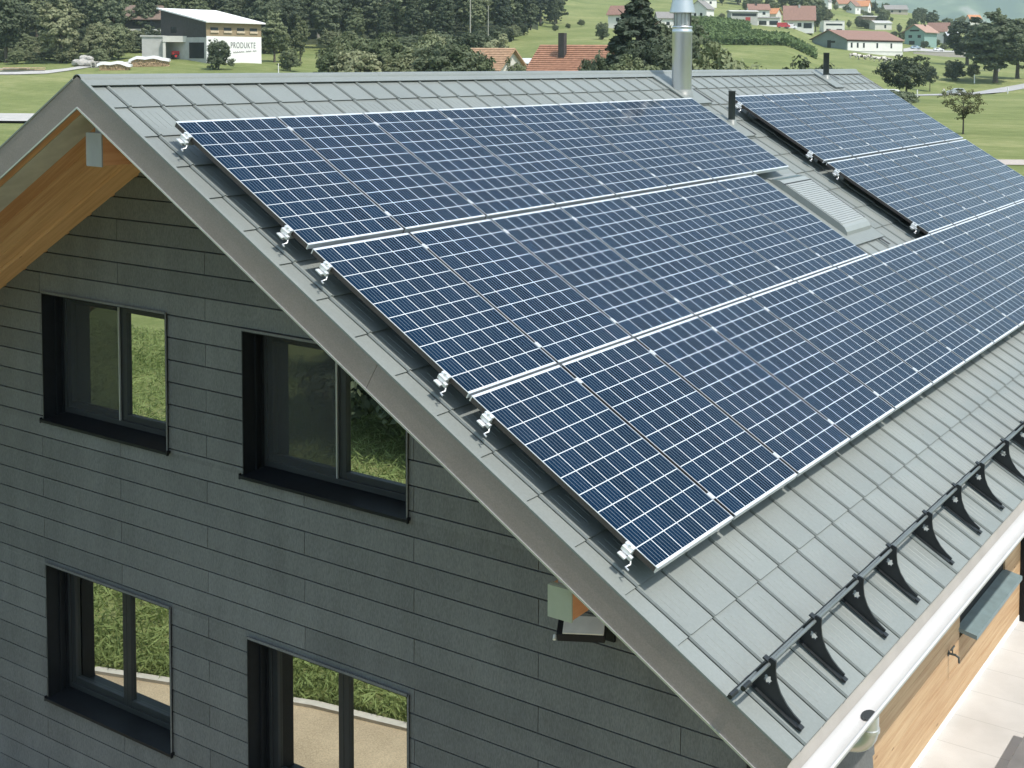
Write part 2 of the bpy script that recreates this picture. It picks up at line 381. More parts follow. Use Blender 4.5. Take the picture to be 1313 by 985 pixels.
for k in range(-8, 27):
    zt, zb = Z0-CH*k, Z0-CH*(k+1)
    if zb < GZ-.1: continue
    half = (ZR - 0.06/CT - zt)/TAN
    if half <= 0.05: continue
    xa, xb = max(XWL, XR-half), min(XWR, XR+half)
    par = 0 if k % 2 == 0 else 1
    js = [X00+PITX*(2*i+par) for i in range(-4, 5)]
    for (za, zz) in zsplits(zb, zt):
        for (p, r) in cuts(xa, xb, za, zz):
            pts = [p]+[j for j in js if p+.03 < j < r-.03]+[r]
            for i in range(len(pts)-1):
                a = pts[i]+(.0035 if i else 0); b = pts[i+1]-(.0035 if i < len(pts)-2 else 0)
                f = lambda z: YW-0.004-0.005*(zt-z)/CH
                ex = -0.016 if zz == zt else 0.0
                mb.hexa([(a, f(za), za-.002), (b, f(za), za-.002), (b, YW+.021, za-.002), (a, YW+.021, za-.002),
                         (a, f(zz+ex), zz+ex), (b, f(zz+ex), zz+ex), (b, YW+.021, zz+ex), (a, YW+.021, zz+ex)])
            bk.box(p, r, YW+0.022, YW+0.24, za, zz)
mb.build('gable_siding', m_siding, house)
bk.build('gable_wall', m_gap, house)
# ---- windows
def window(x0, x1, z0, z1, screen):
    mb = MB(); t = 0.012; D = YW+0.25
    # lining of the reveal with guide grooves
    mb.box(x0, x0+t, YW-.030, D, z0, z1); mb.box(x1-t, x1, YW-.030, D, z0, z1); mb.box(x0+t, x1-t, YW-.030, D, z1-t, z1)
    for q in (0.10, 0.17): mb.box(x0+t, x0+t+.022, YW+q, YW+q+.025, z0, z1-t); mb.box(x1-t-.022, x1-t, YW+q, YW+q+.025, z0, z1-t)
    wn_ = mb.build('window', m_black, house)
    mb = MB(); mb.box(x0-.006, x1+.006, YW-.034, YW-.026, z1-.004, z1+.018); mb.box(x1-.004, x1+.010, YW-.034, YW-.026, z0, z1+.018)
    mb.build('trim', m_siding, wn_)
    mb = MB(); zs = z0+.045
    mb.hexa([(x0-.02, YW-.055, z0-.012), (x1+.02, YW-.055, z0-.012), (x1+.02, D, zs-.012), (x0-.02, D, zs-.012), (x0-.02, YW-.055, z0+.014), (x1+.02, YW-.055, z0+.014), (x1+.02, D, zs), (x0-.02, D, zs)])
    mb.box(x0-.028, x0-.018, YW-.055, YW-.03, z0-.02, z0+.03); mb.box(x1+.018, x1+.028, YW-.055, YW-.03, z0-.02, z0+.03)
    mb.build('sill', m_black, wn_)
    # fixed frame and two sashes
    fx0, fx1, fz0, fz1 = x0+t, x1-t, zs, z1-t; w_ = .055; xm = (x0+x1)/2
    mb = MB()
    mb.box(fx0, fx0+w_, D-.06, D+.03, fz0, fz1); mb.box(fx1-w_, fx1, D-.06, D+.03, fz0, fz1)
    mb.box(fx0+w_, fx1-w_, D-.06, D+.03, fz0, fz0+w_); mb.box(fx0+w_, fx1-w_, D-.06, D+.03, fz1-w_, fz1)
    mb.build('frame', m_frame, wn_, bevel=.004)
    for side, (a, b) in enumerate(((fx0+w_, xm-.002), (xm+.002, fx1-w_))):
        s_ = .062; c, d = fz0+w_, fz1-w_
        mb = MB(); mb.box(a, a+s_, D-.045, D+.025, c, d); mb.box(b-s_, b, D-.045, D+.025, c, d); mb.box(a+s_, b-s_, D-.045, D+.025, c, c+s_); mb.box(a+s_, b-s_, D-.045, D+.025, d-s_, d)
        mb.build('sash', m_frame, wn_, bevel=.005)
        mb = MB(); mb.box(a+s_-.004, b-s_+.004, D-.015, D+.005, c+s_-.004, d-s_+.004); mb.build('pane', m_glass, wn_)
        if screen and side == 0:
            mb = MB(); mb.box(a, b-.02, D-.064, D-.062, c, d); mb.build('fly_screen', m_screen, wn_)
            mb = MB(); mb.box(b-.028, b-.014, D-.072, D-.056, c, d); mb.build('screen_rail', m_alud, wn_)
for i, (a, b, c, d) in enumerate(WINS): window(a, b, c, d, i < 2)

# ---- right facade: lap siding, a recess boarded in larch, lap siding again
def zsoff(x): return zroof(x, 0.20)
def lap_right(y0, y1, x):
    mb = MB(); k = -1
    z = zsoff(x)+.02
    while z > GZ+.02:
        zb = max(GZ+.02, z-CH)
        mb.hexa([(x-.03, y0, zb), (x-.03, y1, zb), (x+.024, y1, zb), (x+.024, y0, zb), (x-.03, y0, z), (x-.03, y1, z), (x+.004, y1, z), (x+.004, y0, z)])
        z = zb
    return mb
XN, YN = 4.40, 3.47
lap_right(YW, YN, XN).build('side_siding', m_siding, house)
lap_right(10.0, UV1-1.05, XS).build('side_siding', m_siding, house)
for x in (XN-.04, 2*XR-XS-.03):
    mb = MB(); mb.box(x, x+.07, YW-.03, YW+.03, GZ, zsoff(XN)); mb.build('corner_trim', m_black, house)
mb = MB(); mb.box(XRW-.25, XRW-.012, YN, 10.0, GZ, zsoff(XRW)+.1); mb.box(XRW-.2, XS-.03, 9.985, 10.05, GZ, zsoff(XRW)); mb.box(XRW-.2, XN-.031, YN-.06, YN-.005, GZ, zsoff(XN)+.05)
mb.box(XRW-.012, XRW+.006, YN, 4.64, GZ, zsoff(XRW)); mb.box(XRW-.01, XS+.012, 9.96, 9.985, GZ+.0, zsoff(XRW))
mb.build('recess_lining', m_black, house)
mb = MB(); z = TZ+.09; i = 0
WY0, WY1, WZ0, WZ1 = 7.35, 9.22, -5.86, -4.55
while z < zsoff(XRW):
    z1_ = z+.145
    segs = [(4.645, 9.955)]
    if z1_ > WZ0 and z < WZ1: segs = [(4.645, WY0), (WY1, 9.955)]
    for a, b in segs:
        mb.box(XRW-.011, XRW+.012+.002*rnd.random(), a, b, z, z1_-.004)
    z = z1_
mb.build('larch_boarding', m_larch, house)
mb = MB(); mb.box(XRW-.02, XRW+.02, 4.62, 9.95, TZ, TZ+.085); mb.build('plinth', mat('white_plinth', (0.72, 0.71, 0.68), .8), house)
mb = MB(); mb.box(XRW-.15, XRW-.10, WY0, WY1, WZ0, WZ1); wn_ = mb.build('side_window', m_black, house)
mb = MB(); mb.box(XRW-.10, XRW-.09, WY0+.07, WY1-.07, WZ0+.07, WZ1-.07); mb.build('pane', m_glass, wn_)
mb = MB(); mb.hexa([(XRW-.1, WY0-.03, WZ0-.02), (XRW+.22, WY0-.03, WZ0-.09), (XRW+.22, WY1+.03, WZ0-.09), (XRW-.1, WY1+.03, WZ0-.02), (XRW-.1, WY0-.03, WZ0+.02), (XRW+.22, WY0-.03, WZ0-.04), (XRW+.22, WY1+.03, WZ0-.04), (XRW-.1, WY1+.03, WZ0+.02)])
mb.build('sill_shelf', mat('blue_grey_sheet', (0.17, 0.23, 0.24), .45), wn_)
# far walls so that the building is whole
mb = MB()
mb.box(2*XR-XS-.03, 2*XR-XS+.2, YW+.05, UV1-1.0, GZ, zsoff(XS)); mb.box(2*XR-XS, XS-.1, UV1-1.25, UV1-1.05, GZ, zsoff(XS))
mb.prism([(2*XR-XS, zsoff(XS)), (XS, zsoff(XS)), (XR, ZR-.25)], lambda a, b, t: (a, t, b), UV1-1.25, UV1-1.05)
mb.build('rear_wall', m_siding, house)
# ---- gutter and downpipe
GX, GZ2, GR = 5.376, -3.405, 0.090
n = 18; mb = MB(); y0, y1 = UV0-.02, UV1
vs = []
for y in (y0, y1):
    for i in range(n+1): t = PI+PI*i/n; vs.append((GX+GR*math.cos(t), y, GZ2+GR*math.sin(t)))
    for i in range(n, -1, -1): t = PI+PI*i/n; vs.append((GX+(GR-.004)*math.cos(t), y, GZ2+(GR-.004)*math.sin(t)))
m_ = 2*(n+1)
mb.add(vs, [(i, (i+1) % m_, m_+(i+1) % m_, m_+i) for i in range(m_)], True)
mb.add([(GX+GR*math.cos(PI+PI*i/n), y0, GZ2+GR*math.sin(PI+PI*i/n)) for i in range(n+1)], [tuple(range(n+1))])
m_gut = mat('bright_zinc_gutter', (0.58, 0.575, 0.56), 0.45, 0.2, 0.05, 2)
gut = mb.build('gutter', m_gut, house)
mb = MB(); mb.tube((GX+GR, y0, GZ2+.004), (GX+GR, y1, GZ2+.004), .011, 10); mb.build('bead', m_gut, gut)
mb = MB(); mb.hexa([(5.262, y0+.02, -3.345), (5.262, y1, -3.345), (5.300, y1, -3.43), (5.300, y0+.02, -3.43), (5.270, y0+.02, -3.333), (5.270, y1, -3.333), (5.304, y1, -3.428), (5.304, y0+.02, -3.428)])
mb.build('drip_flashing', mat('aged_flashing', (0.42, 0.39, 0.35), .5, .2, .1, 3), gut)
mb = MB()
vs = [(GX+.006+.042*math.cos(2*PI*i/16), 0.76+.06*math.sin(2*PI*i/16), GZ2-GR+.022) for i in range(16)]; mb.add(vs, [tuple(range(16))])
mb.build('outlet', m_gap, gut)
PYD = .78
mb = MB(); mb.tube((GX+.01, PYD, GZ2-GR+.01), (GX+.01, PYD, -3.57), .054, 20)
arc = [(GX+.01-.12+.12*math.cos(a), PYD, -3.57-.12*math.sin(a)) for a in [i*PI/2*.9/7 for i in range(8)]]
e = arc[-1]; mb.path([(GX+.01, PYD, -3.54)]+arc+[(e[0]-.3, PYD, e[2]-.06), (4.75, PYD+.05, -3.84), (4.58, 1.0, -3.98), (4.50, 1.6, -4.3), (4.50, 1.6, GZ+.05)], .054, 18)
dp = mb.build('downpipe', m_zinc, house)
mb = MB(); mb.tube((GX+.01, PYD, -3.585), (GX+.01, PYD, -3.565), .061, 20); mb.tube((4.50, 1.6, -5.0), (4.50, 1.6, -5.03), .06, 20); mb.build('collar', m_zinc, dp)
# ---- chimney flue
cb_ = RF(8.66, -0.41, 0); cx0, cy0 = cb_[0], cb_[1]
mb = MB(); mb.lathe([(.137, -.35), (.137, .86), (.139, .862), (.139, .905), (.134, .910), (.134, .935), (.139, .94), (.139, .958), (.11, .962)], (cx0, cy0, 0), 40)
flue = mb.build('chimney_flue', m_steel, house)
mb = MB(); mb.lathe([(.112, .95), (.112, 1.16)], (cx0, cy0, 0), 32); mb.build('cowl_core', m_alud, flue)
mb = MB()
for i in range(10):
    t = 2*PI*i/10; mb.box(-.012, .012, -.004, .004, .955, 1.15, lambda x, y, z, t=t: (cx0+.13*math.cos(t)-x*math.sin(t), cy0+.13*math.sin(t)+x*math.cos(t), z))
mb.build('cowl_strut', m_steel, flue)
mb = MB(); mb.lathe([(.10, 1.14), (.178, 1.138), (.178, 1.146), (.142, 1.30), (.140, 1.52), (.15, 1.525), (.15, 1.55)], (cx0, cy0, 0), 40, cap=True); mb.build('cowl_skirt', m_steel, flue)
mb = MB(); mb.lathe([(.17, -.06), (.143, .05), (.138, .05)], (cx0, cy0, cb_[2]-.0), 32)
def plate(u0, u1, v0, v1):
    p = MB(); p.hexa([RF(u0, v0, .012), RF(u1, v0, .012), RF(u1, v1, .018), RF(u0, v1, .018), RF(u0, v0, .034), RF(u1, v0, .034), RF(u1, v1, .040), RF(u0, v1, .040)])
    return p
mb.build('storm_collar', m_tile, flue)
plate(8.43, 8.99, -0.80, -0.085).build('flue_flashing', m_tile, roof)
def gapstrip(u, v0, v1, w_=.055):
    p = MB(); p.hexa([RF(u, v0, .027), RF(u+w_, v0, .027), RF(u+w_, v1, .040), RF(u, v1, .040), RF(u, v0, .030), RF(u+w_, v0, .030), RF(u+w_, v1, .043), RF(u, v1, .043)])
    return p
for (u, v0, v1) in ((9.0, -.47, -.10), (8.89, .41, .74), (14.57, -.86, -.60), (8.33, 2.88, 3.20)):
    gapstrip(u, v0, v1).build('open_seam', m_gap, roof)
# ---- vent pipes
def vent(u, v, h, r):
    b = RF(u, v, 0); mb = MB(); mb.lathe([(r, -.25), (r, h-.012), (r*1.08, h-.012), (r*1.08, h), (r*.86, h), (r*.86, h-.05)], b, 24); p = mb.build('vent_pipe', m_pipe, house)
    mb = MB(); mb.lathe([(r*2.0, -.06), (r*1.25, .075), (r, .08)], b, 24); mb.build('pipe_boot', m_tile, p)
    plate(u-.24, u+.13, v-.22, v+.32).build('pipe_flashing', m_tile, p)
    mb = MB(); mb.tube((b[0], b[1], b[2]+.0), (b[0], b[1], b[2]-.2), r*.85, 12); mb.build('pipe_bore', m_gap, p)
vent(8.76, .43, .47, .047); vent(14.20, -.67, .47, .052)
# ---- roof window with a closed roller shutter
SU0, SU1 = 7.655, 8.425
mb = MB()
prof = [(1.60, .02), (1.60, .03), (1.70, .062), (1.80, .115), (1.86, .118), (2.72, .118), (2.80, .108), (2.855, .078), (2.88, .035), (2.88, .0), (1.6, .0)]
mb.prism(prof, lambda a, b, t: RF(t, a, b), SU0, SU1)
skyl = mb.build('roof_window', mat('shutter_casing', (0.30, 0.325, 0.315), .45, .2, .05, 4), house)
mb = MB(); k = 0
v = 1.90
while v < 2.86:
    f = lambda q: .118 if q < 2.72 else max(.03, .118-.078*((q-2.72)/.14)**1.8)
    v2 = v+.037
    mb.hexa([RF(SU0+.02, v, f(v)), RF(SU1-.02, v, f(v)), RF(SU1-.02, v2-.006, f(v2)), RF(SU0+.02, v2-.006, f(v2)), RF(SU0+.02, v, f(v)+.006), RF(SU1-.02, v, f(v)+.006), RF(SU1-.02, v2-.006, f(v2)+.008), RF(SU0+.02, v2-.006, f(v2)+.008)])
    v = v2
mb.build('shutter_slats', m_shutter, skyl)
mb = MB(); mb.hexa([RF(SU0+.01, 1.70, .064), RF(SU1-.01, 1.70, .064), RF(SU1-.01, 1.765, .099), RF(SU0+.01, 1.765, .099), RF(SU0+.01, 1.70, .068), RF(SU1-.01, 1.70, .068), RF(SU1-.01, 1.765, .103), RF(SU0+.01, 1.765, .103)])
mb.build('solar_strip', mat('blue_grey_strip', (.11, .16, .17), .3), skyl)
mb = MB(); mb.hexa([RF(SU0-.01, 1.872, .117), RF(SU1+.012, 1.872, .117), RF(SU1+.012, 1.892, .117), RF(SU0-.01, 1.892, .117), RF(SU0-.01, 1.872, .121), RF(SU1+.012, 1.872, .121), RF(SU1+.012, 1.892, .121), RF(SU0-.01, 1.892, .121)])
mb.hexa([RF(SU1-.012, 1.88, .119), RF(SU1+.006, 1.88, .119), RF(SU1+.006, 2.74, .119), RF(SU1-.012, 2.74, .119), RF(SU1-.012, 1.88, .123), RF(SU1+.006, 1.88, .123), RF(SU1+.006, 2.74, .123), RF(SU1-.012, 2.74, .123)])
mb.build('shutter_seal', m_gap, skyl)
plate(SU0-.13, SU1+.09, 1.50, 3.05).build('window_flashing', m_tile, skyl)

# ================================================================== SOLAR PANELS
def panel_proto():
    root = empty('solar_panel', (0, 0, 0)); root.rotation_euler = (0, TH, 0)
    L, W_ = 1.65, .992; t = .010; mb = MB()
    for (x0, x1, y0, y1) in ((0, t, 0, W_), (L-t, L, 0, W_)): mb.box(x0, x1, y0, y1, -.040, 0)
    for (y0, y1) in ((0, t*.55), (W_-t*.55, W_)): mb.box(t, L-t, y0, y1, -.004, 0)
    mb.build('frame', m_alu, root, local=True)
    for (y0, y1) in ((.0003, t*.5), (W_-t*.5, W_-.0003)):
        mb = MB(); mb.box(t+.0003, L-t-.0003, y0, y1, -.040, -.0043); mb.build('side_profile', m_alu_shade, root, local=True)  # long sides of the frame, painted dark as if in shade
    mb = MB(); mb.box(t-.002, L-t+.002, t*.5, W_-t*.5, -.0075, -.0018); mb.build('glass_laminate', m_solar, root, local=True)
    return root
ORD = ['first', 'second', 'third', 'fourth', 'fifth', 'sixth', 'seventh', 'eighth', 'ninth', 'tenth', 'eleventh', 'twelfth', 'thirteenth', 'fourteenth', 'fifteenth']
proto = panel_proto(); pk = list(proto.children); used = False
V1, V2, V3 = 0.0, 1.696, 3.366
blocks = [(V1, 0.0, 1.0185, 8, 'top row left of the chimney', 'solar panels on the left roof field'),
          (V2, 0.0, 1.0185, 7, 'middle row beside the roof window', 'solar panels on the left roof field'),
          (V3, 0.0, 1.0255, 15, 'long bottom row nearest the gutter', 'solar panels in the long bottom row'),
          (V1, 9.25, 1.035, 6, 'top row right of the chimney', 'solar panels on the right roof field'),
          (V2, 9.25, 1.035, 6, 'middle row right of the roof window', 'solar panels on the right roof field')]
for (v, u0, du, nn, where, grp) in blocks:
    for i in range(nn):
        r = proto if not used else copy_tree(proto, pk); used = True
        p = RF(u0+du*i, v, HROOF); r.location = p
        tag(r, 'solar panel, %s from the left in the %s' % (ORD[i], where), 'solar panel', grp)
# mounting rails with end clamps
def rail_proto(L):
    mb = MB(); mb.box(-.020, .020, 0, L, -.085, -.044)
    return mb
def rail(u0, L, v, label):
    r = empty('mounting_rail', RF(u0, v, HROOF), label=label, cat='mounting rail', group='rails under the solar panels'); r.rotation_euler = (0, TH, 0)
    rail_proto(L).build('rail_profile', m_alud, r, local=True)
    mb = MB()                        # end clamp: Z-shaped block with a bolt
    mb.box(-.035, .035, -.002+.005, .046, -.043, -.012); mb.box(-.035, .035, .024, .058, -.012, .004); mb.box(-.03, .03, .046, .050, -.012, .0035)
    mb.tube((0, .026, -.012), (0, .026, .014), .011, 8); mb.box(-.03, .03, -.03, .003, -.06, -.05); mb.box(.032, .06, -.01, .016, -.055, -.03)
    mb.build('end_clamp', m_alu, r, local=True, bevel=.002)
    mb = MB(); mb.path([(.045, .02, -.05), (.07, .0, -.075), (.06, -.03, -.09), (.09, -.04, -.085)], .006, 6); mb.build('clamp_wire', m_alu, r, local=True)
    mb = MB(); k = .35                # roof hooks
    while k < L:
        mb.box(-.03, .03, k, k+.03, -.186, -.086); k += 1.23
    mb.build('roof_hook', m_alud, r, local=True)
PL = ['upper', 'lower']
for (v, u0, L, row, where) in ((V1, -.055, 8.22, 'top', 'left of the chimney'), (V2, -.055, 7.22, 'middle', 'beside the roof window'), (V3, -.055, 15.5, 'bottom', 'above the snow guard'), (V1, 9.195, 6.3, 'top', 'right of the chimney'), (V2, 9.195, 6.3, 'middle', 'right of the roof window')):
    for j, q in enumerate((.19, 1.44)):
        rail(u0, L, v+q, 'rail end with clamp, %s one under the %s row %s' % (PL[j], row, where))
# mid clamps are part of what holds neighbouring panels: one small piece on each joint
mcl = None
for (v, u0, du, nn, where, grp) in blocks:
    for i in range(1, nn):
        for q in (.19, 1.44):
            p = RF(u0+du*i-(du-.992)/2, v+q, HROOF)
            if mcl is None:
                mcl = empty('panel_clamp', (0, 0, 0)); mcl.rotation_euler = (0, TH, 0)
                mb = MB(); mb.box(-.028, .028, -.018, .018, .0005, .0045); mb.tube((0, 0, .004), (0, 0, .010), .009, 8); mb.box(-.03, .03, -.004, .004, -.045, .0004)
                mb.build('clamp_plate', m_alu, mcl, local=True); c = mcl; ck = list(mcl.children)
            else: c = copy_tree(mcl, ck)
            c.location = p
            tag(c, 'small silver clamp on the joint between two solar panels', 'panel clamp', 'clamps between the solar panels')

# ================================================================== SNOW GUARD
sg = empty('snow_guard', RF(2.4, 5.85, 0), label='black snow guard with twin rails on curved triangular brackets above the gutter', cat='snow guard')
UB = [.035, .685, 1.385, 2.015, 2.79, 3.515, 4.165, 4.93, 5.6, 6.3, 7.0, 7.7, 8.4, 9.1, 9.8, 10.5]
outer = [(5.795, .010), (5.80, .06), (5.822, .165), (5.835, .215), (5.872, .222), (5.90, .17), (5.935, .125), (5.985, .085), (6.05, .055), (6.11, .040), (6.165, .034), (6.165, .016), (6.08, .008), (5.90, .006)]
hole = [(5.858, .100), (5.868, .118), (5.880, .112), (5.893, .124), (5.902, .108), (5.916, .106), (5.908, .092), (5.914, .078), (5.897, .078), (5.888, .066), (5.878, .079), (5.862, .078), (5.868, .090)]
def bracket_mesh():
    bm = bmesh.new(); TT = .006
    def loop(poly, t): return [bm.verts.new((a, t, b)) for a, b in poly]
    o0, h0 = loop(outer, -TT), loop(hole, -TT)
    ed = [bm.edges.new((L_[i], L_[(i+1) % len(L_)])) for L_ in (o0, h0) for i in range(len(L_))]
    res = bmesh.ops.triangle_fill(bm, use_beauty=True, edges=ed)
    fs = [f for f in bm.faces]
    ex = bmesh.ops.extrude_face_region(bm, geom=fs)
    bmesh.ops.translate(bm, verts=[v for v in ex['geom'] if isinstance(v, bmesh.types.BMVert)], vec=(0, 2*TT, 0))
    bmesh.ops.recalc_face_normals(bm, faces=bm.faces)
    me = bpy.data.meshes.new('bracket'); bm.to_mesh(me); bm.free(); me.materials.append(m_guard); return me
bme = bracket_mesh()
mb = MB(); mb.box(5.78, 6.19, -.028, .028, .0275, .0325)
mb.box(6.165, 6.195, -.028, .012, .0326, .046); mb.box(5.80, 5.84, -.02, .02, .215, .226)
footme = None
for i, u in enumerate(UB):
    o = bpy.data.objects.new('bracket', bme); COL.objects.link(o); o.parent = sg
    o.matrix_world = Matrix.Translation(RF(u, 0, 0)) @ Matrix.Rotation(TH, 4, 'Y')
    o.location = Vector(RF(u, 0, .028))-Vector(sg.location); o.rotation_euler = (0, TH, 0)
    if footme is None:
        f_ = mb.build('foot', m_guard, o, local=True); footme = f_.data
        f_.location = (0, 0, -.028)
    else:
        f_ = bpy.data.objects.new('foot', footme); COL.objects.link(f_); f_.parent = o; f_.location = (0, 0, -.028)
for (v, n_, r) in ((5.848, .185, .0115), (5.815, .085, .0105)):
    mb = MB(); mb.tube(RF(-.27, v, n_+.02), RF(11.0, v, n_+.02), r, 14); rr = mb.build('rail', mat('rail_grey', (.16, .18, .18), .35, .3), sg)
    mb = MB(); mb.tube(RF(-.30, v, n_+.02), RF(-.22, v, n_+.02), r*1.35, 12); mb.build('rail_end_cap', m_guard, rr)
mb = MB(); mb.hexa([RF(-.25, 5.792, .05), RF(11, 5.792, .05), RF(11, 5.797, .05), RF(-.25, 5.797, .05), RF(-.25, 5.792, .085), RF(11, 5.792, .085), RF(11, 5.797, .085), RF(-.25, 5.797, .085)])
mb.build('ice_stop', m_guard, sg)

# ================================================================== SMALL THINGS AT THE HOUSE
def py(x, y, Y): r = ray(x, y); return Vector(CAM+r*((Y-CY)/r[1]))
fp = py(748, 806, .92); fl = empty('floodlight', fp, label='black floodlight with pale cover under the beam end on the dark gable', cat='floodlight')
T = Matrix.Translation(fp) @ Matrix.Rotation(math.radians(27), 4, 'Z') @ Matrix.Rotation(math.radians(32), 4, 'X')
tf = lambda x, y, z: tuple(T @ Vector((x, y, z)))
mb = MB(); mb.box(-.185, .16, -.075, .075, -.055, .03, tf); mb.build('housing', m_black, fl, bevel=.008)
mb = MB(); mb.box(-.14, .155, -.07, .07, .031, .045, tf); mb.build('cover', mat('pale_cover', (.62, .60, .54), .5), fl, bevel=.004)
mb = MB(); mb.path([tf(0, .05, -.05), tf(0, .12, -.1), (fp.x+.03, YW+.0, fp.z-.08)], .02, 8); mb.build('arm', m_black, fl)
mb = MB(); mb.box(fp.x-.05, fp.x+.11, YW-.045, YW-.02, fp.z-.17, fp.z+.01); mb.build('wall_plate', m_black, fl)
mb = MB(); mb.tube(tf(-.2, -.05, -.02), tf(-.2, -.085, -.02), .012, 8); mb.build('sensor', mat('white_plastic', (.75, .75, .73), .4), fl)
tp = empty('garden_tap', (XRW+.02, 6.93, -6.0), label='small dark garden tap on the light timber wall', cat='tap')
mb = MB(); mb.tube((XRW+.012, 6.95, -6.0), (XRW+.10, 6.95, -6.0), .013, 8); mb.path([(XRW+.09, 6.95, -6.0), (XRW+.13, 6.95, -6.02), (XRW+.135, 6.95, -6.08)], .012, 8)
mb.build('spout', m_pipe, tp)
mb = MB(); mb.tube((XRW+.06, 6.95, -5.99), (XRW+.06, 6.95, -5.93), .007, 6); mb.tube((XRW+.06, 6.89, -5.93), (XRW+.06, 7.01, -5.93), .010, 6); mb.build('handle', m_pipe, tp)
mb = MB(); mb.tube((XRW+.012, 6.95, -6.0), (XRW+.020, 6.95, -6.0), .03, 12); mb.build('rosette', m_pipe, tp)
bn = empty('garden_table', (5.3, 5.6, TZ), label='open grey metal table frame on the pale terrace slabs', cat='table')
m_bench = mat('grey_bench_metal', (.17, .165, .16), .5)
for (a, b) in ((5.08, 5.25), (5.66, 5.83)):
    mb = MB(); mb.box(a, b, 3.6, 7.06, TZ+.70, TZ+.735); mb.build('tabletop_plank', m_bench, bn, bevel=.004)
for y in (3.75, 6.92):
    for x in (5.12, 5.76):
        mb = MB(); mb.box(x, x+.05, y, y+.05, TZ+.012, TZ+.70); mb.build('leg', m_bench, bn)
    mb = MB(); mb.box(5.255, 5.655, y-.04, y+.10, TZ+.70, TZ+.734); mb.box(5.17, 5.76, y, y+.05, TZ+.60, TZ+.69); mb.box(5.17, 5.76, y, y+.05, TZ+.04, TZ+.09); mb.build('crossbar', m_bench, bn)

# ================================================================== TERRAIN
KN = {0: [(150, None), (215, 99), (232, 88), (245, 80), (262, 72), (285, 60), (330, 20), (420, -70), (600, -200)],
      120: [(150, None), (215, 100), (232, 88), (248, 78), (262, 70), (290, 55), (330, 20), (420, -70), (600, -200)],
      235: [(150, None), (215, 100), (236, 86), (250, 74), (262, 72), (290, 58), (330, 25), (420, -60), (600, -190)],
      300: [(150, None), (215, 103), (240, 85), (246, 81), (262, 78), (290, 68), (330, 40), (420, -50), (600, -180)],
      390: [(150, None), (225, 100), (250, 88), (275, 76), (300, 66), (325, 60), (380, 20), (440, -20), (600, -120)],
      560: [(160, None), (240, 95), (270, 82), (300, 68), (340, 52), (400, 25), (470, -15), (600, -80)],
      650: [(170, None), (240, 92), (300, 64), (340, 50), (420, 25), (500, -5), (600, -50)],
      700: [(200, None), (260, 75), (300, 58), (380, 42), (430, 38), (600, 3), (800, -60)],
      760: [(200, None), (260, 76), (300, 58), (400, 38), (480, 27), (650, 0), (900, -70)],
      850: [(230, None), (300, 72), (400, 48), (600, 12), (800, -20)],
      900: [(250, None), (290, 84), (330, 72), (375, 58.5), (450, 33), (500, 26), (650, 5), (850, -30)],
      1000: [(250, None), (290, 92), (330, 76), (375, 59), (450, 42), (500, 37), (560, 30), (700, 5), (850, -20)],
      1060: [(270, None), (300, 98), (350, 86), (440, 68), (480, 61), (560, 44), (640, 36), (720, 14), (800, 6), (900, 4), (1200, 14)],
      1150: [(290, None), (330, 100), (470, 72), (500, 65), (540, 58), (620, 40), (700, 28), (780, 19), (860, 15), (1200, 30)],
      1230: [(300, None), (330, 101), (470, 77), (540, 66), (600, 58), (680, 48), (800, 36), (900, 30), (1300, 44)],
      1313: [(300, None), (330, 102), (470, 82), (600, 74), (700, 64), (900, 48), (1300, 54)]}
KX = sorted(KN)
KZ = {}
for px in KX:
    ks = [(0, GZ)]
    for (D, y) in KN[px]: ks.append((D, GZ if y is None else CAM[2]+D*ray(px, y)[2]))
    KZ[px] = (np.array([k[0] for k in ks], float), np.array([k[1] for k in ks], float))
def zprof(px, D): d, z = KZ[px]; return float(np.interp(D, d, z))
def zpd(px, D):
    px = min(max(px, KX[0]), KX[-1])
    for a, b in zip(KX[:-1], KX[1:]):
        if a <= px <= b:
            t = (px-a)/(b-a); t = t*t*(3-2*t); return zprof(a, D)*(1-t)+zprof(b, D)*t
fh = np.array([math.sin(YAW), math.cos(YAW)]); rh = np.array([math.cos(YAW), -math.sin(YAW)])
def zg(x, y):
    d = np.array([x-CX, y-CY]); D = d@fh; L = d@rh; r = math.hypot(D, L)
    if r < 60: return GZ
    ang = math.atan2(L, D); k = min(max((abs(ang)-math.radians(55))/math.radians(35), 0), 1)
    px = PX+F*math.tan(max(-1.2, min(1.2, ang)))
    z = zpd(px, max(D, 0) if k == 0 else r*math.cos(min(abs(ang), 1.2)))
    return z*(1-k)+GZ*k
def at(px, D):
    r = ray(px, 80); P = CAM+r*(D/(r@fw)); return Vector((P[0], P[1], zg(P[0], P[1])))
def hay(p, seed=0):
    return 0.0
# one radial sheet reaching the horizon
angs = [math.radians(a) for a in np.concatenate([np.arange(-36, 24.01, 0.45), np.arange(27, 324, 5.5)])]
rads = [0.0]+list(np.concatenate([np.array([3, 6, 12, 25, 40, 60, 80, 100, 120, 140]), np.arange(150, 480, 7.0), np.arange(485, 950, 16.0), np.array([1000, 1100, 1250, 1500, 1900, 2500, 3400, 4600, 6500, 9000])]))
vs = [(CX, CY, GZ)]; fs = []; mi = []
na = len(angs)
for r in rads[1:]:
    for a in angs:
        x = CX+r*(fh[0]*math.cos(a)+rh[0]*math.sin(a)); y = CY+r*(fh[1]*math.cos(a)+rh[1]*math.sin(a))
        vs.append((x, y, zg(x, y)))
def fedge(px):                       # distance at which the wood begins
    return float(np.interp(px, [-200, 0, 120, 235, 340, 395, 440, 560, 650, 700, 722, 723], [262, 262, 268, 275, 285, 316, 305, 296, 320, 420, 440, 9999]))
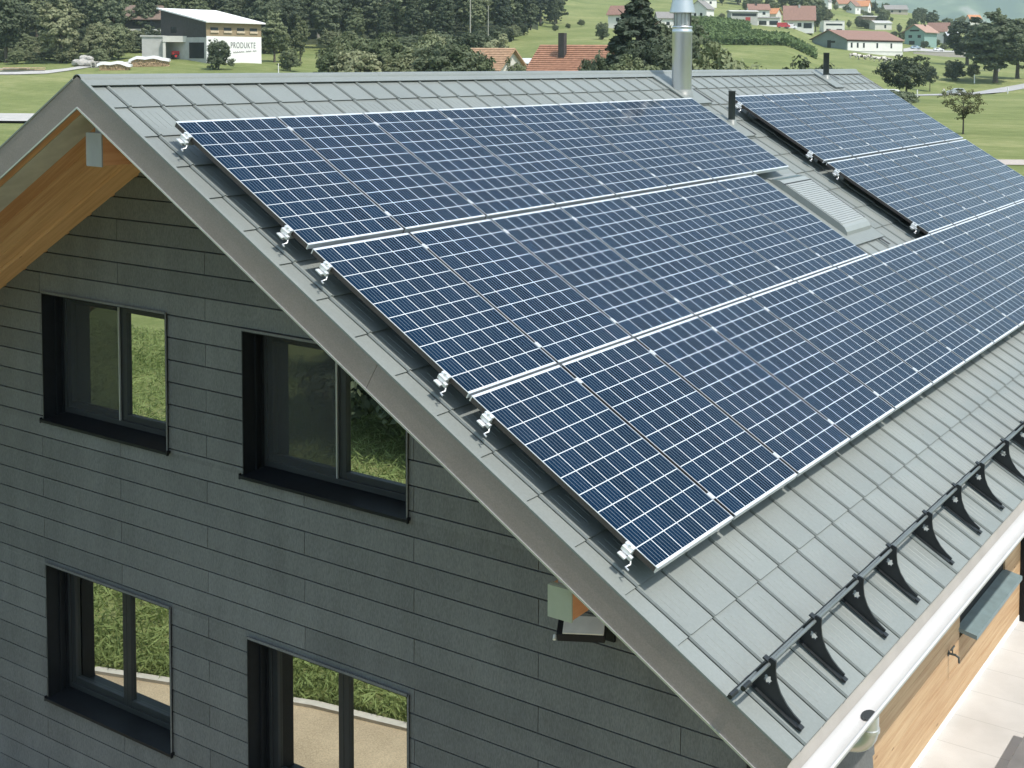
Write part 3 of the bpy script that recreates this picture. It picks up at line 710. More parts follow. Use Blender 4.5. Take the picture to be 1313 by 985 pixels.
for j in range(len(rads)-1):
    for i in range(na):
        i2 = (i+1) % na
        if j == 0: f = (0, 1+i, 1+i2)
        else:
            b0 = 1+(j-1)*na; b1 = 1+j*na; f = (b0+i, b1+i, b1+i2, b0+i2)
        fs.append(f)
        c = np.mean([vs[q] for q in f], axis=0); d = np.array([c[0]-CX, c[1]-CY]); D = d@fh; px = PX+F*(d@rh)/max(D, 1)
        mi.append(1 if (D > 100 and D > fedge(px)+14 and px < 690 and px > -700) else 0)
me = bpy.data.meshes.new('ground'); me.from_pydata(vs, [], fs); me.polygons.foreach_set('use_smooth', [True]*len(fs))
g = NG('meadow'); g.set(.9, 0, .15); c = g.coord('Object')
n1 = g.noise(.035, 5, c); n2 = g.noise(.6, 5, c); n3 = g.noise(5.0, 4, c); 
st = g.coord('Object', (0.02, 0.25, 0.1), (0, 0, .35)); n4 = g.noise(1.0, 3, st)
f = g.math('ADD', g.math('ADD', g.math('MULTIPLY', n1, .4), g.math('MULTIPLY', n2, .25)), g.math('ADD', g.math('MULTIPLY', n3, .22), g.math('MULTIPLY', n4, .24)))
cc = g.ramp(f, [(.41, (.10, .132, .042)), (.54, (.165, .195, .068)), (.69, (.275, .28, .125))])
g.l(cc, g.b.inputs['Base Color']); g.bump(g.math('ADD', n3, g.noise(22, 3, c)), .6, .08); m_grass = g.m
me.materials.append(m_grass); me.materials.append(mat('forest_floor', (.045, .055, .03), .95, 0, .4, .5, .1, coord='Object'))
me.polygons.foreach_set('material_index', mi)
go = bpy.data.objects.new('ground', me); COL.objects.link(go); tag(go, kind='structure')

def sheet(name, pts, m, dz=.06, kind='structure', seg=14, flat=None):   # pts: list of (left, right) ground points
    vs = []
    for (a, b) in pts:
        for i in range(seg+1):
            t = i/seg; x = a[0]*(1-t)+b[0]*t; y = a[1]*(1-t)+b[1]*t
            vs.append((x, y, (flat if flat is not None else zg(x, y))+dz))
    fs = [(j*(seg+1)+i, (j+1)*(seg+1)+i, (j+1)*(seg+1)+i+1, j*(seg+1)+i+1) for j in range(len(pts)-1) for i in range(seg)]
    m_ = MB(); m_.add(vs, fs); o = m_.build(name, m, fix=False); tag(o, kind=kind); return o
def pd(px, D): p = at(px, D); return (p[0], p[1])
m_gravel = mat('pale_gravel', (.42, .41, .39), .9, 0, .12, .8, .2, fine=.1)
m_asph = mat('pale_asphalt', (.36, .36, .36), .9, 0, .1, .4, .2)
sheet('farm_track', [(pd(px, 139), pd(px, 153)) for px in range(-200, 420, 40)], m_gravel, .3)
sheet('yard_track', [(pd(px, D), pd(px, D+w_)) for px, D, w_ in ((-150, 217, 5), (-40, 218, 5), (20, 219, 5), (60, 221, 6), (85, 226, 5), (110, 232, 5), (125, 236, 5), (160, 240, 3), (195, 246, 4), (225, 249, 9), (250, 249, 9), (262, 246, 4))], m_gravel, .12)
sheet('country_road', [(pd(px, D), pd(px, D+w_)) for px, D, w_ in ((1090, 268, 8), (1130, 271, 9), (1170, 277, 10), (1210, 283, 11), (1250, 292, 10), (1290, 303, 10), (1340, 318, 10), (1450, 350, 10))], m_asph, .10)
sheet('village_lane', [(pd(px, D), pd(px, D+w_)) for px, D, w_ in ((1158, 492, 20), (1166, 497, 25), (1176, 505, 30), (1200, 515, 14), (1240, 525, 14), (1300, 540, 14))], m_gravel, .15)
sheet('field_path', [(pd(1268, 93), pd(1268, 98)), (pd(1313, 93), pd(1313, 98)), (pd(1420, 93), pd(1420, 99))], mat('pinkish_gravel', (.42, .37, .33), .9), .05)
# paving round the house
g = NG('terrace_slabs'); g.set(.75, 0, .3); c = g.coord('Object'); sx = g.n('ShaderNodeSeparateXYZ'); g.l(c, sx.inputs[0])
def ln(o, p, off, w_): return g.math('LESS_THAN', g.math('MODULO', g.math('ADD', o, off), p), w_)
jt = g.math('MAXIMUM', ln(sx.outputs[1], .62, 100.06, .007), ln(sx.outputs[0], 1.9, 100.6, .007))
sl = g.ramp(g.noise(1.2, 6, c), [(.3, (.42, .41, .39)), (.7, (.54, .53, .51))])
g.l(g.mix(g.math('MULTIPLY', jt, .55), sl, (.2, .2, .19)), g.b.inputs['Base Color']); g.bump(g.noise(30, 4, c), .1, .01); m_slab = g.m
mb = MB(); mb.box(XRW-.3, 11, 2.6, 15, GZ-.2, TZ); tag(mb.build('terrace', m_slab), kind='structure')
m_path = mat('beige_gravel_path', (.40, .32, .22), .95, 0, .16, 1.5, .2, bump=.5, bscale=40, fine=.2)
KP = [(-10, 1.10), (-4.8, -.47), (-2.73, -1.08), (-1.41, -1.30), (3, -2.2), (12, -3.9)]
sheet('gable_path', [(p, (p[0], 1.3)) for p in KP], m_path, .012, flat=GZ, seg=2)
mb = MB()
vs = [(x, y+d, GZ+h) for x, y in KP for d, h in ((-.11, -.1), (-.11, .05), (0, .05), (0, -.1))]
mb.add(vs, [(4*i+j, 4*i+4+j, 4*i+4+(j+1) % 4, 4*i+(j+1) % 4) for i in range(len(KP)-1) for j in range(4)]+[(3, 2, 1, 0), tuple(4*len(KP)-4+j for j in range(4))])
tag(mb.build('path_kerb', mat('pale_kerb', (.50, .47, .42), .85)), kind='structure')

# ================================================================== FOLIAGE
def leafmat(name, dark, light, transl=.25, sc=.8):
    g = NG(name); g.set(.75, 0, .25)
    oi = g.n('ShaderNodeObjectInfo'); c = g.coord('Object'); n1 = g.noise(sc, 3, c)
    f = g.math('ADD', g.math('MULTIPLY', n1, .75), g.math('MULTIPLY', oi.outputs['Random'], .35))
    col = g.ramp(f, [(.32, dark), (.75, light)]); g.l(col, g.b.inputs['Base Color'])
    tl = g.n('ShaderNodeBsdfTranslucent'); g.l(col, tl.inputs[0]); mx = g.n('ShaderNodeMixShader'); mx.inputs[0].default_value = transl
    g.l(g.b.outputs[0], mx.inputs[1]); g.l(tl.outputs[0], mx.inputs[2]); g.l(mx.outputs[0], g.out.inputs[0]); return g.m
L_mid = leafmat('leaves_mid', (.075, .100, .046), (.225, .255, .140))
L_dark = leafmat('leaves_dark', (.046, .063, .037), (.150, .180, .105))
L_pale = leafmat('leaves_pale', (.105, .128, .060), (.285, .30, .175))
L_con = leafmat('needles', (.024, .038, .026), (.075, .096, .062), .1)
L_fruit = leafmat('leaves_fruit_tree', (.07, .075, .028), (.18, .17, .075))
m_bark = mat('bark', (.10, .085, .068), .9, 0, .3, 4, .2)
m_barkp = mat('pale_bark', (.34, .33, .29), .9, 0, .2, 4, .2)
def quads(pts, nrm, size, rg, asp=.62):
    n = len(pts)
    nrm = nrm/np.maximum(np.linalg.norm(nrm, axis=1, keepdims=True), 1e-6)
    a = rg.normal(size=(n, 3)); a -= nrm*np.sum(a*nrm, axis=1, keepdims=True); a /= np.maximum(np.linalg.norm(a, axis=1, keepdims=True), 1e-6)
    b = np.cross(nrm, a); s = size*rg.uniform(.6, 1.25, (n, 1))
    q = np.stack([pts-a*s, pts+b*s*asp, pts+a*s, pts-b*s*asp], axis=1).reshape(-1, 3)
    return q
def quadmesh(name, q, m):
    n = len(q)//4; me = bpy.data.meshes.new(name)
    me.vertices.add(n*4); me.vertices.foreach_set('co', q.astype(np.float32).ravel())
    me.loops.add(n*4); me.loops.foreach_set('vertex_index', np.arange(n*4, dtype=np.int32))
    me.polygons.add(n); me.polygons.foreach_set('loop_start', np.arange(0, n*4, 4, dtype=np.int32))
    me.update(calc_edges=True); me.validate(); me.materials.append(m); return me
def crown_mesh(seed, H, R, z0, nclump, per, leaf, m, shape='round', gap=.18):
    rg = np.random.default_rng(seed); P = []; N = []
    cz = (z0+H)/2; hz = (H-z0)/2; dirs = []
    lob = [(rg.normal(size=3), rg.uniform(.7, 1.2)) for _ in range(13)]
    for _ in range(nclump):
        d = rg.normal(size=3); d /= np.linalg.norm(d)
        rad = rg.uniform(.25, 1)**.45
        l = max(1.0*(d@(ld_/np.linalg.norm(ld_)))**6*s_ if d@ld_ > 0 else 0 for ld_, s_ in lob)
        rad *= .56+.58*l
        wz = d[2]*rad
        wid = 1.0
        if shape == 'cone': wid = max(.12, (1-(wz+1)/2)**.8*1.35)
        if shape == 'tall': wid = .8+.25*(1-abs(wz))
        if shape == 'bush': wid = 1.05-.22*wz if wz < .2 else 1.0
        if shape == 'vase': wid = .65+.45*(wz+.6)
        c = np.array([d[0]*rad*R*wid, d[1]*rad*R*wid, cz+wz*hz])
        rc = R*rg.uniform(.10, gap)*(.75+.5*wid*.5)
        k = rg.normal(size=(per, 3)); k /= np.linalg.norm(k, axis=1, keepdims=True)
        rr = rg.uniform(.3, 1, (per, 1))**.5
        off = k*rr*rc*np.array([1.15, 1.15, .75]); P.append(c+off)
        N.append(k*.9+np.array([d[0]*.4, d[1]*.4, .55])+rg.normal(size=(per, 3))*.45)
    return quads(np.concatenate(P), np.concatenate(N), leaf, rg)
def trunk_mb(seed, H, r, z1, R, nl=6, spread=.55):
    rg = random.Random(seed); mb = MB()
    pts = [Vector((0, 0, -.4))]; p = Vector((0, 0, 0))
    n = 6
    for i in range(1, n+1): pts.append(Vector((rg.uniform(-.05, .05)*H*.12*i/n, rg.uniform(-.05, .05)*H*.12*i/n, z1*i/n)))
    mb.path(pts, [r*1.25]+[r*(1-.6*i/n) for i in range(n)], 8)
    for i in range(nl):
        t = rg.uniform(.45, 1); b = Vector((0, 0, z1*t)); a = 2*PI*i/nl+rg.uniform(-.4, .4)
        e = b+Vector((math.cos(a)*R*spread, math.sin(a)*R*spread, (H-z1)*rg.uniform(.35, .6)))
        mid = (b+e)/2+Vector((0, 0, -.05*H*rg.random())); mb.path([b, mid, e], [r*.45, r*.3, r*.1], 6)
    return mb
PROTO = {}
def tree_proto(key, name, seed, H, R, z0, nclump, per, leaf, lm, bark=None, shape='round', tr=None, gap=.18):
    root = empty(name, (0, 0, -500))
    c = bpy.data.objects.new('crown', quadmesh('crown', crown_mesh(seed, H, R, z0, nclump, per, leaf, lm, shape, gap), lm)); COL.objects.link(c); c.parent = root
    trunk_mb(seed, H, tr or H*.022, z0+(H-z0)*(.55 if shape != 'cone' else .9), R).build('trunk', bark or m_bark, root, local=True)
    PROTO[key] = [root, list(root.children), H, R, False]
def plant(key, loc, h, label, cat='tree', group=None, rz=None, wide=1.0, name=None):
    P = PROTO[key]
    o = copy_tree(P[0], P[1]) if P[4] else P[0]
    P[4] = True
    s = h/P[2]; o.location = loc; o.scale = (s*wide, s*wide, s); o.rotation_euler = (0, 0, rnd.uniform(0, 6.28) if rz is None else rz)
    for k in ('label', 'category', 'group'):
        if k in o: del o[k]
    if name: o.name = name
    return tag(o, label, cat, group)
tree_proto('d1', 'leafy_tree', 1, 18, 5.2, 2.5, 260, 42, .42, L_mid)
tree_proto('d2', 'leafy_tree', 2, 18, 5.0, 1.5, 260, 42, .40, L_dark, gap=.20)
tree_proto('d3', 'leafy_tree', 3, 17, 4.6, 2.0, 240, 40, .40, L_pale)
tree_proto('d4', 'leafy_tree', 4, 20, 4.2, 2.5, 250, 42, .42, L_mid, shape='tall', bark=m_barkp)
tree_proto('c1', 'conifer_tree', 5, 22, 4.0, 1.2, 300, 38, .42, L_con, shape='cone', gap=.16)
tree_proto('c2', 'conifer_tree', 6, 24, 4.4, 2.0, 300, 38, .42, L_dark, shape='cone', gap=.15)
tree_proto('n1', 'bushy_tree', 11, 8, 3.4, .0, 360, 44, .19, L_mid, shape='bush', gap=.20)
tree_proto('n2', 'bushy_tree', 12, 8, 3.2, .0, 360, 44, .19, L_pale, shape='bush', gap=.19)
tree_proto('n3', 'bushy_tree', 13, 7, 3.3, .0, 360, 44, .18, L_dark, shape='bush', gap=.20)
tree_proto('f1', 'fruit_tree', 14, 6, 2.9, 1.9, 210, 34, .15, L_dark, shape='round', gap=.16)
tree_proto('y1', 'young_fruit_tree', 15, 4.9, 1.9, 1.0, 170, 18, .075, L_fruit, shape='vase', tr=.07, gap=.12)
tree_proto('b1', 'shrub', 16, 2.2, 1.5, .05, 150, 36, .12, L_mid, gap=.24, tr=.03)
tree_proto('b2', 'shrub', 17, 2.2, 1.6, .05, 150, 36, .12, L_dark, gap=.24, tr=.03)

# the wood on the left hillside, tree by tree
GW = 'trees of the dense wood on the hillside'
rows_ = 0; cnt = 0
wl = {'d1': 'mid green leafy tree in the dense hillside wood', 'd2': 'dark green leafy tree in the dense hillside wood', 'd3': 'pale green leafy tree in the dense hillside wood',
      'd4': 'slender mid green tree with pale trunk in the hillside wood', 'c1': 'dark conifer in the dense hillside wood', 'c2': 'grey green conifer in the dense hillside wood'}
for j in range(9):
    px = -70+rnd.uniform(0, 25)
    while px < 716:
        D = fedge(px)+8+j*13+rnd.uniform(-4, 4)
        key = rnd.choice(['d1', 'd1', 'd2', 'd2', 'd3', 'd4', 'c2'] if px < 440 else ['d1', 'd2', 'c1', 'c1', 'c2', 'c2', 'd4'])
        h = (rnd.uniform(13, 19) if j else rnd.uniform(9, 15))*(1.3 if key[0] == 'c' else 1.0)
        if j > 5 and px > 640: h *= .9
        if 440 < D or True:
            plant(key, at(px, D), h, wl[key], 'tree', GW); cnt += 1
        px += rnd.uniform(34, 46)*(300/D)**.5*(1 if j < 5 else 1.15)
# named trees
def T_(key, px, D, toppx, label, cat='tree', group=None, wide=1.0, name=None):
    P = at(px, D); r = ray(px, toppx); zt = CAM[2]+r[2]*D/(r@fw); return plant(key, P, max(1.0, zt-P.z), label, cat, group, None, wide, name)
T_('d3', 78, 243, -15, 'pale olive tree on the bank above the log stacks', wide=1.05)
T_('d2', 8, 244, -18, 'dark broad tree at the left edge above the plank stack', wide=1.05)
T_('n2', 125, 247, 22, 'pale bushy tree right of the boulder pile', wide=.9)
T_('n1', 152, 250, 30, 'mid green bushy tree left of the chalet', wide=1.0)
T_('n3', 280, 232, 50, 'small dark bushy tree in front of the white barn wall', wide=.85)
T_('d1', 352, 262, 18, 'mid green tree right of the white barn')
T_('d3', 385, 268, 22, 'pale green tree beside the small meadow', wide=.8)
T_('n1', 372, 240, 62, 'low bushy tree right of the barn on the grass', wide=1.1)
BG = 'bushy trees in front of the wood'
for i, (k, px, D, tp_) in enumerate((('n1', 432, 170, 55), ('n2', 462, 150, 52), ('n1', 492, 175, 42), ('n2', 520, 150, 58), ('n1', 548, 165, 45), ('n3', 575, 150, 52), ('n1', 600, 150, 58), ('n2', 632, 185, 40), ('n3', 610, 190, 38), ('n1', 450, 200, 40), ('n2', 560, 205, 34))):
    T_(k, px, D, tp_, 'leafy bushy tree behind the left part of the roof ridge', 'tree', BG)
T_('n2', 665, 140, 70, 'round green bush between the two tiled houses', 'bush', wide=.6)
T_('c1', 820, 128, -42, 'tall dark conifer left of the steel chimney', wide=1.35)
T_('n3', 766, 143, 66, 'dark small tree shading the gable of the striped tiled house', wide=.55)
T_('n3', 842, 118, 52, 'dark bush at the foot of the tall conifer', 'bush')
T_('n1', 812, 112, 70, 'green bush below the tall conifer by the tiled gable', 'bush', wide=.9)
T_('n1', 920, 66, 55, 'dense green tree crown right of the steel chimney', wide=.72)
T_('n3', 1032, 82, 74, 'low bushy crown behind the right part of the ridge', 'bush', wide=.8)
T_('n3', 865, 150, 20, 'dark leafy tree right behind the steel chimney', wide=.8)
T_('f1', 1163, 225, 70, 'spreading dark fruit tree beside the white car on the road', wide=1.15)
T_('f1', 1193, 300, 82, 'small dark fruit tree behind the spreading one', wide=.7)
T_('b2', 1150, 205, 112, 'low dark hedge bush at the foot of the fruit tree', 'bush', wide=1.5)
T_('y1', 1237, 133, 108, 'young sparse fruit tree alone in the mown meadow', wide=1.2)
T_('n3', 1224, 325, 76, 'round dark shrub tree behind the parked silver car', wide=1.0)
T_('n1', 1248, 335, 80, 'round mid green shrub tree left of the big tree', wide=1.0)
T_('d2', 1277, 322, 16, 'huge dark spreading tree by the road at the right edge', wide=1.65)
T_('d1', 1305, 335, 26, 'large olive green tree at the right edge of the picture', wide=1.5)
T_('d2', 1240, 420, 22, 'large rounded dark tree behind the huge spreading tree', wide=1.7)
T_('d4', 1280, 380, 10, 'pale topped tall tree rising behind the huge spreading tree', wide=.9)
T_('b1', 1236, 345, 92, 'small hedge bush on the far side of the road', 'bush', wide=1.4)
T_('n2', 745, 430, 24, 'roundish shrub tree on the upper meadow edge', wide=1.1)
T_('n1', 728, 420, 30, 'mid green shrub tree at the corner of the wood', wide=1.2)
T_('n3', 712, 400, 32, 'dark shrub tree at the wood edge above the meadow', wide=1.2)
T_('n3', 772, 330, 28, 'dark shrub by the meadow left of the conifer', wide=.8)
# village trees
VG = 'trees among the village houses'
vt = [('d1', 925, 640, -8), ('d2', 945, 660, -12), ('d1', 965, 640, -14), ('d3', 985, 620, -10), ('d1', 1002, 640, -16), ('d2', 1020, 610, -18), ('d1', 1038, 600, -14), ('d2', 1048, 620, -6), ('d1', 955, 600, -2), ('d2', 1045, 560, 4), ('d3', 975, 590, 0),
      ('d1', 905, 620, -4), ('d2', 885, 640, -6), ('n1', 912, 500, 20), ('n2', 925, 520, 16), ('n3', 948, 560, 12), ('d2', 1072, 640, 24), ('d1', 1088, 620, 26), ('d2', 1098, 640, 22), ('n1', 1070, 730, 6), ('n3', 1082, 740, 8), ('n2', 1104, 730, 12), ('n3', 1115, 700, 16),
      ('c1', 1111, 760, -8), ('c1', 1121, 770, 0), ('c2', 1130, 775, 3), ('n1', 1142, 700, 22), ('d2', 1152, 600, 30), ('d2', 1174, 690, 10), ('d1', 1166, 640, 24), ('d3', 1183, 700, 17), ('n1', 1157, 560, 40), ('n3', 1146, 580, 40), ('d2', 1216, 620, 26), ('n3', 1200, 560, 50), ('n2', 1222, 560, 46), ('d1', 1225, 720, 24), ('d2', 1260, 760, 26), ('d1', 1295, 800, 30), ('n3', 1185, 530, 52), ('n2', 1210, 535, 55), ('d2', 875, 560, 4), ('d1', 862, 560, 8), ('n1', 1130, 640, 30), ('n3', 1025, 545, 26)]
vl = {'d1': 'mid green tree among the village houses', 'd2': 'dark green tree among the village houses', 'd3': 'pale green tree among the village houses', 'n1': 'low mid green bush among the village houses', 'n2': 'low pale bush among the village houses', 'n3': 'low dark bush among the village houses', 'c1': 'pointed dark conifer on the village hilltop', 'c2': 'rounded dark conifer on the village hilltop'}
for (k, px, D, tp_) in vt: T_(k, px, D, tp_, vl[k], 'tree' if k[0] != 'n' else 'bush', VG, .85 if k[0] == 'c' else (1.2 if k[0] == 'n' else 1.0))
UG = 'undergrowth shrubs along the wood edge'
for i in range(46):
    px = -30+i*15.6+rnd.uniform(-5, 5)
    if 372 < px < 425 or px > 690 or 225 < px < 335: continue
    k = rnd.choice(['n1', 'n2', 'n3']); D = fedge(px)+rnd.uniform(-6, 3)
    plant(k, at(px, D), rnd.uniform(3.0, 5.5), {'n1': 'mid green undergrowth shrub at the wood edge', 'n2': 'pale green undergrowth shrub at the wood edge', 'n3': 'dark green undergrowth shrub at the wood edge'}[k], 'shrub', UG, wide=1.35)
BS = 'shrubs on the bank above the farm track'
for i in range(16):
    px = -20+i*10.5; k = rnd.choice(['n1', 'n2', 'n2']); D = rnd.uniform(240, 252)
    plant(k, at(px, D), rnd.uniform(1.8, 3.6), {'n1': 'mid green shrub on the bank above the farm track', 'n2': 'pale green shrub on the bank above the farm track'}[k], 'shrub', BS, wide=1.6)
for i in range(70):
    px = rnd.uniform(866, 1250); D = rnd.uniform(560, 860)
    if px > 1052 and D < 600: continue
    if px < 1050: D = rnd.uniform(590, 760)
    k = rnd.choice(['d1', 'd2', 'n1', 'n3', 'd3', 'n2'])
    if px > 1060 and k[0] == 'd' and D > 700: k = 'n1'
    plant(k, at(px, D), rnd.uniform(8, 14) if k[0] == 'd' else rnd.uniform(3.5, 6.5), vl[k], 'tree' if k[0] != 'n' else 'bush', VG, wide=1.25)
# bushes behind the viewer, seen in the window panes
for (x, y, h, k) in ((-7.4, -9.5, 3.4, 'n3'), (-9.8, -10.5, 3.8, 'n3'), (-12.0, -13.5, 4.6, 'n1'), (-5.2, -12.0, 3.2, 'n3')):
    plant(k, (x, y, GZ), h, 'dark garden bush reflected in the upper gable window', 'bush', 'garden bushes reflected in the window')
# grass tufts on the bank that the panes mirror
rg = np.random.default_rng(5); n = 120000
x = rg.uniform(-24, 4, n); y = np.interp(x, [-24, -10, -4.8, -2.73, -1.41, 3, 12], [1.1, 1.1, -.47, -1.08, -1.30, -2.2, -3.9])-.14-rg.uniform(0, 1, n)**1.5*14
pts = np.stack([x, y, np.full(n, GZ)+rg.uniform(.0, .18, n)], 1)
nr = rg.normal(size=(n, 3)); nr[:, 2] = rg.uniform(.1, 1.0, n)
gm = leafmat('grass_blades', (.14, .19, .06), (.34, .40, .16), .2, .7)
go = bpy.data.objects.new('grass_tufts', quadmesh('grass_tufts', quads(pts, nr, .11, rg, .11), gm)); COL.objects.link(go); tag(go, kind='stuff')
# rows of the maize field below the village
rg = np.random.default_rng(9); P = []; N = []
for j in range(13):
    D = 378+j*8.5
    for px in np.arange(868, 1046, .55):
        if D > 450 and px > 1010: continue
        if D > 440-(px-900)*.25 and px > 960: continue
        p = at(px+rg.uniform(-.3, .3), D+rg.uniform(-1.2, 1.2)); k = 5
        q = np.array(p)[None, :]+rg.uniform(-1, 1, (k, 3))*np.array([.6, .6, 1.1])+np.array([0, 0, 1.2]); P.append(q); N.append(rg.normal(size=(k, 3))+np.array([.3, -.3, .6]))
go = bpy.data.objects.new('maize_rows', quadmesh('maize_rows', quads(np.concatenate(P), np.concatenate(N), .7, rg, .5), leafmat('maize_leaves', (.055, .095, .034), (.12, .175, .065), .2, .3))); COL.objects.link(go); tag(go, kind='stuff')

# ================================================================== BUILDINGS IN THE BACKGROUND
RZ0 = math.atan2(rh[1], rh[0])
m_white = mat('white_render', (.74, .73, .70), .85, 0, .05, .6)
m_cream = mat('cream_render', (.62, .60, .54), .85, 0, .06, .6)
m_rooft = mat('terracotta_tiles', (.32, .165, .105), .8, 0, .24, 2.0)
m_roofb = mat('brown_tiles', (.24, .14, .11), .8, 0, .18, 2.0)
m_roofg = mat('grey_roofing', (.23, .22, .21), .8, 0, .15, 1.5)
m_roofo = mat('orange_tiles', (.48, .22, .11), .8, 0, .2, 2.0)
m_dwood = mat('dark_weathered_wood', (.055, .052, .05), .85, 0, .2, 2)
m_gwall = mat('grey_green_wall', (.20, .24, .23), .85, 0, .08, .8)
m_dglass = mat('dark_window_glass', (.02, .024, .028), .15, 0, .1, 1)
m_conc = mat('concrete', (.42, .42, .40), .85, 0, .1, 1)
def gable_house(name, px, D, rot, L, W_, H, R_, mw, mr, label, wins=(), over=.5, cat='house', chim=None, sink=1.5, lower=None, door=None):
    p = at(px, D); h = empty(name, p, RZ0+math.radians(rot), label=label, cat=cat)
    mb = MB(); prof = [(-W_/2, -sink), (W_/2, -sink), (W_/2, H), (0, H+R_), (-W_/2, H)]
    mb.prism(prof, lambda a, b, t: (t, a, b), -L/2, L/2); mb.build('wall', mw, h, local=True)
    if lower:
        mb = MB(); mb.box(-L/2-.06, L/2+.06, -W_/2-.06, W_/2+.06, -sink, lower[0]); mb.build('base_wall', lower[1], h, local=True)
    mb = MB(); s = R_/(W_/2); t = .22
    for sg_ in (1, -1):
        y1 = (W_/2+over); mb.hexa([(-L/2-over, sg_*y1, H-over*s), (L/2+over, sg_*y1, H-over*s), (L/2+over, 0, H+R_), (-L/2-over, 0, H+R_), (-L/2-over, sg_*y1, H-over*s+t), (L/2+over, sg_*y1, H-over*s+t), (L/2+over, 0, H+R_+t), (-L/2-over, 0, H+R_+t)])
    rf = mb.build('roof', mr, h, local=True)
    if chim:
        cx, cy, cw, ch = chim; zc = H+R_-abs(cy)*s
        mb = MB(); mb.box(cx-cw/2, cx+cw/2, cy-cw/2, cy+cw/2, zc-.5, zc+ch); mb.build('chimney', m_dwood if cw < .78 else m_conc, rf, local=True)
    for (face, c, z, w_, hh) in wins:
        mb = MB(); e = .05
        if face == 'f': mb.box(c-w_/2, c+w_/2, -W_/2-e-(.06 if lower and z < lower[0] else 0), -W_/2+.1, z, z+hh)
        if face == 'r': mb.box(L/2-.1, L/2+e, c-w_/2, c+w_/2, z, z+hh)
        if face == 'l': mb.box(-L/2-e, -L/2+.1, c-w_/2, c+w_/2, z, z+hh)
        mb.build('window', m_dglass, h, local=True)
    if door:
        face, c, w_, hh, md = door; mb = MB(); e = .08
        if face == 'f': mb.box(c-w_/2, c+w_/2, -W_/2-e, -W_/2+.1, -.3, hh)
        if face == 'l': mb.box(-L/2-e, -L/2+.1, c-w_/2, c+w_/2, -.3, hh)
        mb.build('door', md, h, local=True)
    return h
def rows_tiles(h, L, W_, H, R_, over, m, n, t=.22):      # courses on the slope that faces the viewer
    mb = MB(); s = R_/(W_/2); y1 = W_/2+over
    for i in range(n):
        a = i/n; b = (i+1)/n
        f = lambda q, k: (-(y1*(1-q)), H-over*s+(R_+over*s)*q+t+k)
        (ya, za), (yb, zb) = f(a, .14), f(b+.01, .01)
        mb.hexa([(-L/2-over, ya, za-.13), (L/2+over, ya, za-.13), (L/2+over, yb, zb-.02), (-L/2-over, yb, zb-.02), (-L/2-over, ya, za), (L/2+over, ya, za), (L/2+over, yb, zb), (-L/2-over, yb, zb)])
    mb.build('tile_courses', m, h, local=True)
# tiled house behind the ridge
h = gable_house('tiled_house', 738, 150, -24, 8.2, 9.0, 5.5, 3.6, mat('brown_gable_boards', (.20, .16, .12), .85), m_rooft, 'house with striped terracotta roof and dark square chimney behind the ridge', wins=(('r', 0, 5.4, 1.2, 1.2), ('f', -2, 1.2, 1.2, 1.3)), over=.7, chim=(-.9, -1.7, .75, 3.0))
rows_tiles(h, 8.2, 9.0, 5.5, 3.6, .7, m_rooft, 17)
h = gable_house('cottage', 632, 172, -28, 6.2, 6.5, 6.0, 2.6, m_cream, mat('tan_tiles', (.42, .27, .17), .8, 0, .2, 2), 'small cottage with tan roof and pale gable half hidden by bushes', wins=(('r', 0, 5.0, .9, 1.0), ('r', -1.4, 2.2, .9, 1.1)), over=.6)
rows_tiles(h, 6.2, 6.5, 6.0, 2.6, .6, MATS['tan_tiles'], 13)
gable_house('garden_shed', 671, 230, 25, 4.2, 3.2, 2.6, .7, m_dwood, mat('pale_sheet_roof', (.5, .52, .52), .5), 'small dark shed with pale sheet roof left of the striped tiled house', over=.3, cat='shed', door=('f', 0, 1.0, 2.0, m_black))
# village
V = gable_house
V('white_gable_house', 899, 505, 65, 8, 7.5, 4.2, 3.0, m_white, m_roofg, 'white gabled house right beside the steel chimney top', wins=(('l', -1.4, 1.2, 1.0, 1.2), ('l', 1.2, 1.2, 1.0, 1.2)), over=.5)
V('hill_house', 906, 610, 30, 7, 6, 4.2, 2.4, m_white, m_rooft, 'small white house with red roof above the white gabled one', wins=(('f', 0, 1.5, 1.2, 1.2),))
V('workshop', 951, 512, 6, 11, 9, 4.4, .5, m_conc, mat('pale_flat_roof', (.55, .55, .53), .7), 'low grey workshop with pale flat roof and dark upper band', wins=(('f', 0, 2.6, 10, 1.1),), cat='workshop', door=('f', 1.5, 2.0, 2.2, mat('red_door', (.35, .05, .05), .5)))
V('garage_block', 982, 520, 6, 9.5, 8, 3.0, .4, m_white, m_roofg, 'white garage block with dark open bays beside the workshop', wins=(('f', -2.4, .2, 3.2, 1.7), ('f', 2.2, .2, 3.6, 1.7)), cat='garage')
V('brown_roof_house', 971, 548, 4, 9, 8, 5.2, 2.4, m_white, m_roofb, 'white house with grey brown roof behind the workshop', wins=(('f', -2, 3.0, 1.2, 1.2), ('f', 2, 3.0, 1.2, 1.2)), chim=(-1, -1, .7, 1.4))
V('pink_roof_house', 991, 556, -30, 5.0, 6, 4.2, 2.2, m_cream, m_roofo, 'small house with pinkish orange roof left of the big farmhouse', wins=(('r', 0, 1.5, 1, 1.2),))
V('farmhouse', 1024, 530, -6, 12.0, 11, 4.6, 5.4, m_white, m_roofb, 'big farmhouse with a broad steep reddish brown roof', wins=(('f', -3.4, 1.2, 1.6, 1.6), ('f', 0, 1.2, 1.6, 1.6), ('f', 3.4, .6, 3.4, 2.2)), over=.9, chim=(0, -.6, .8, 1.2))
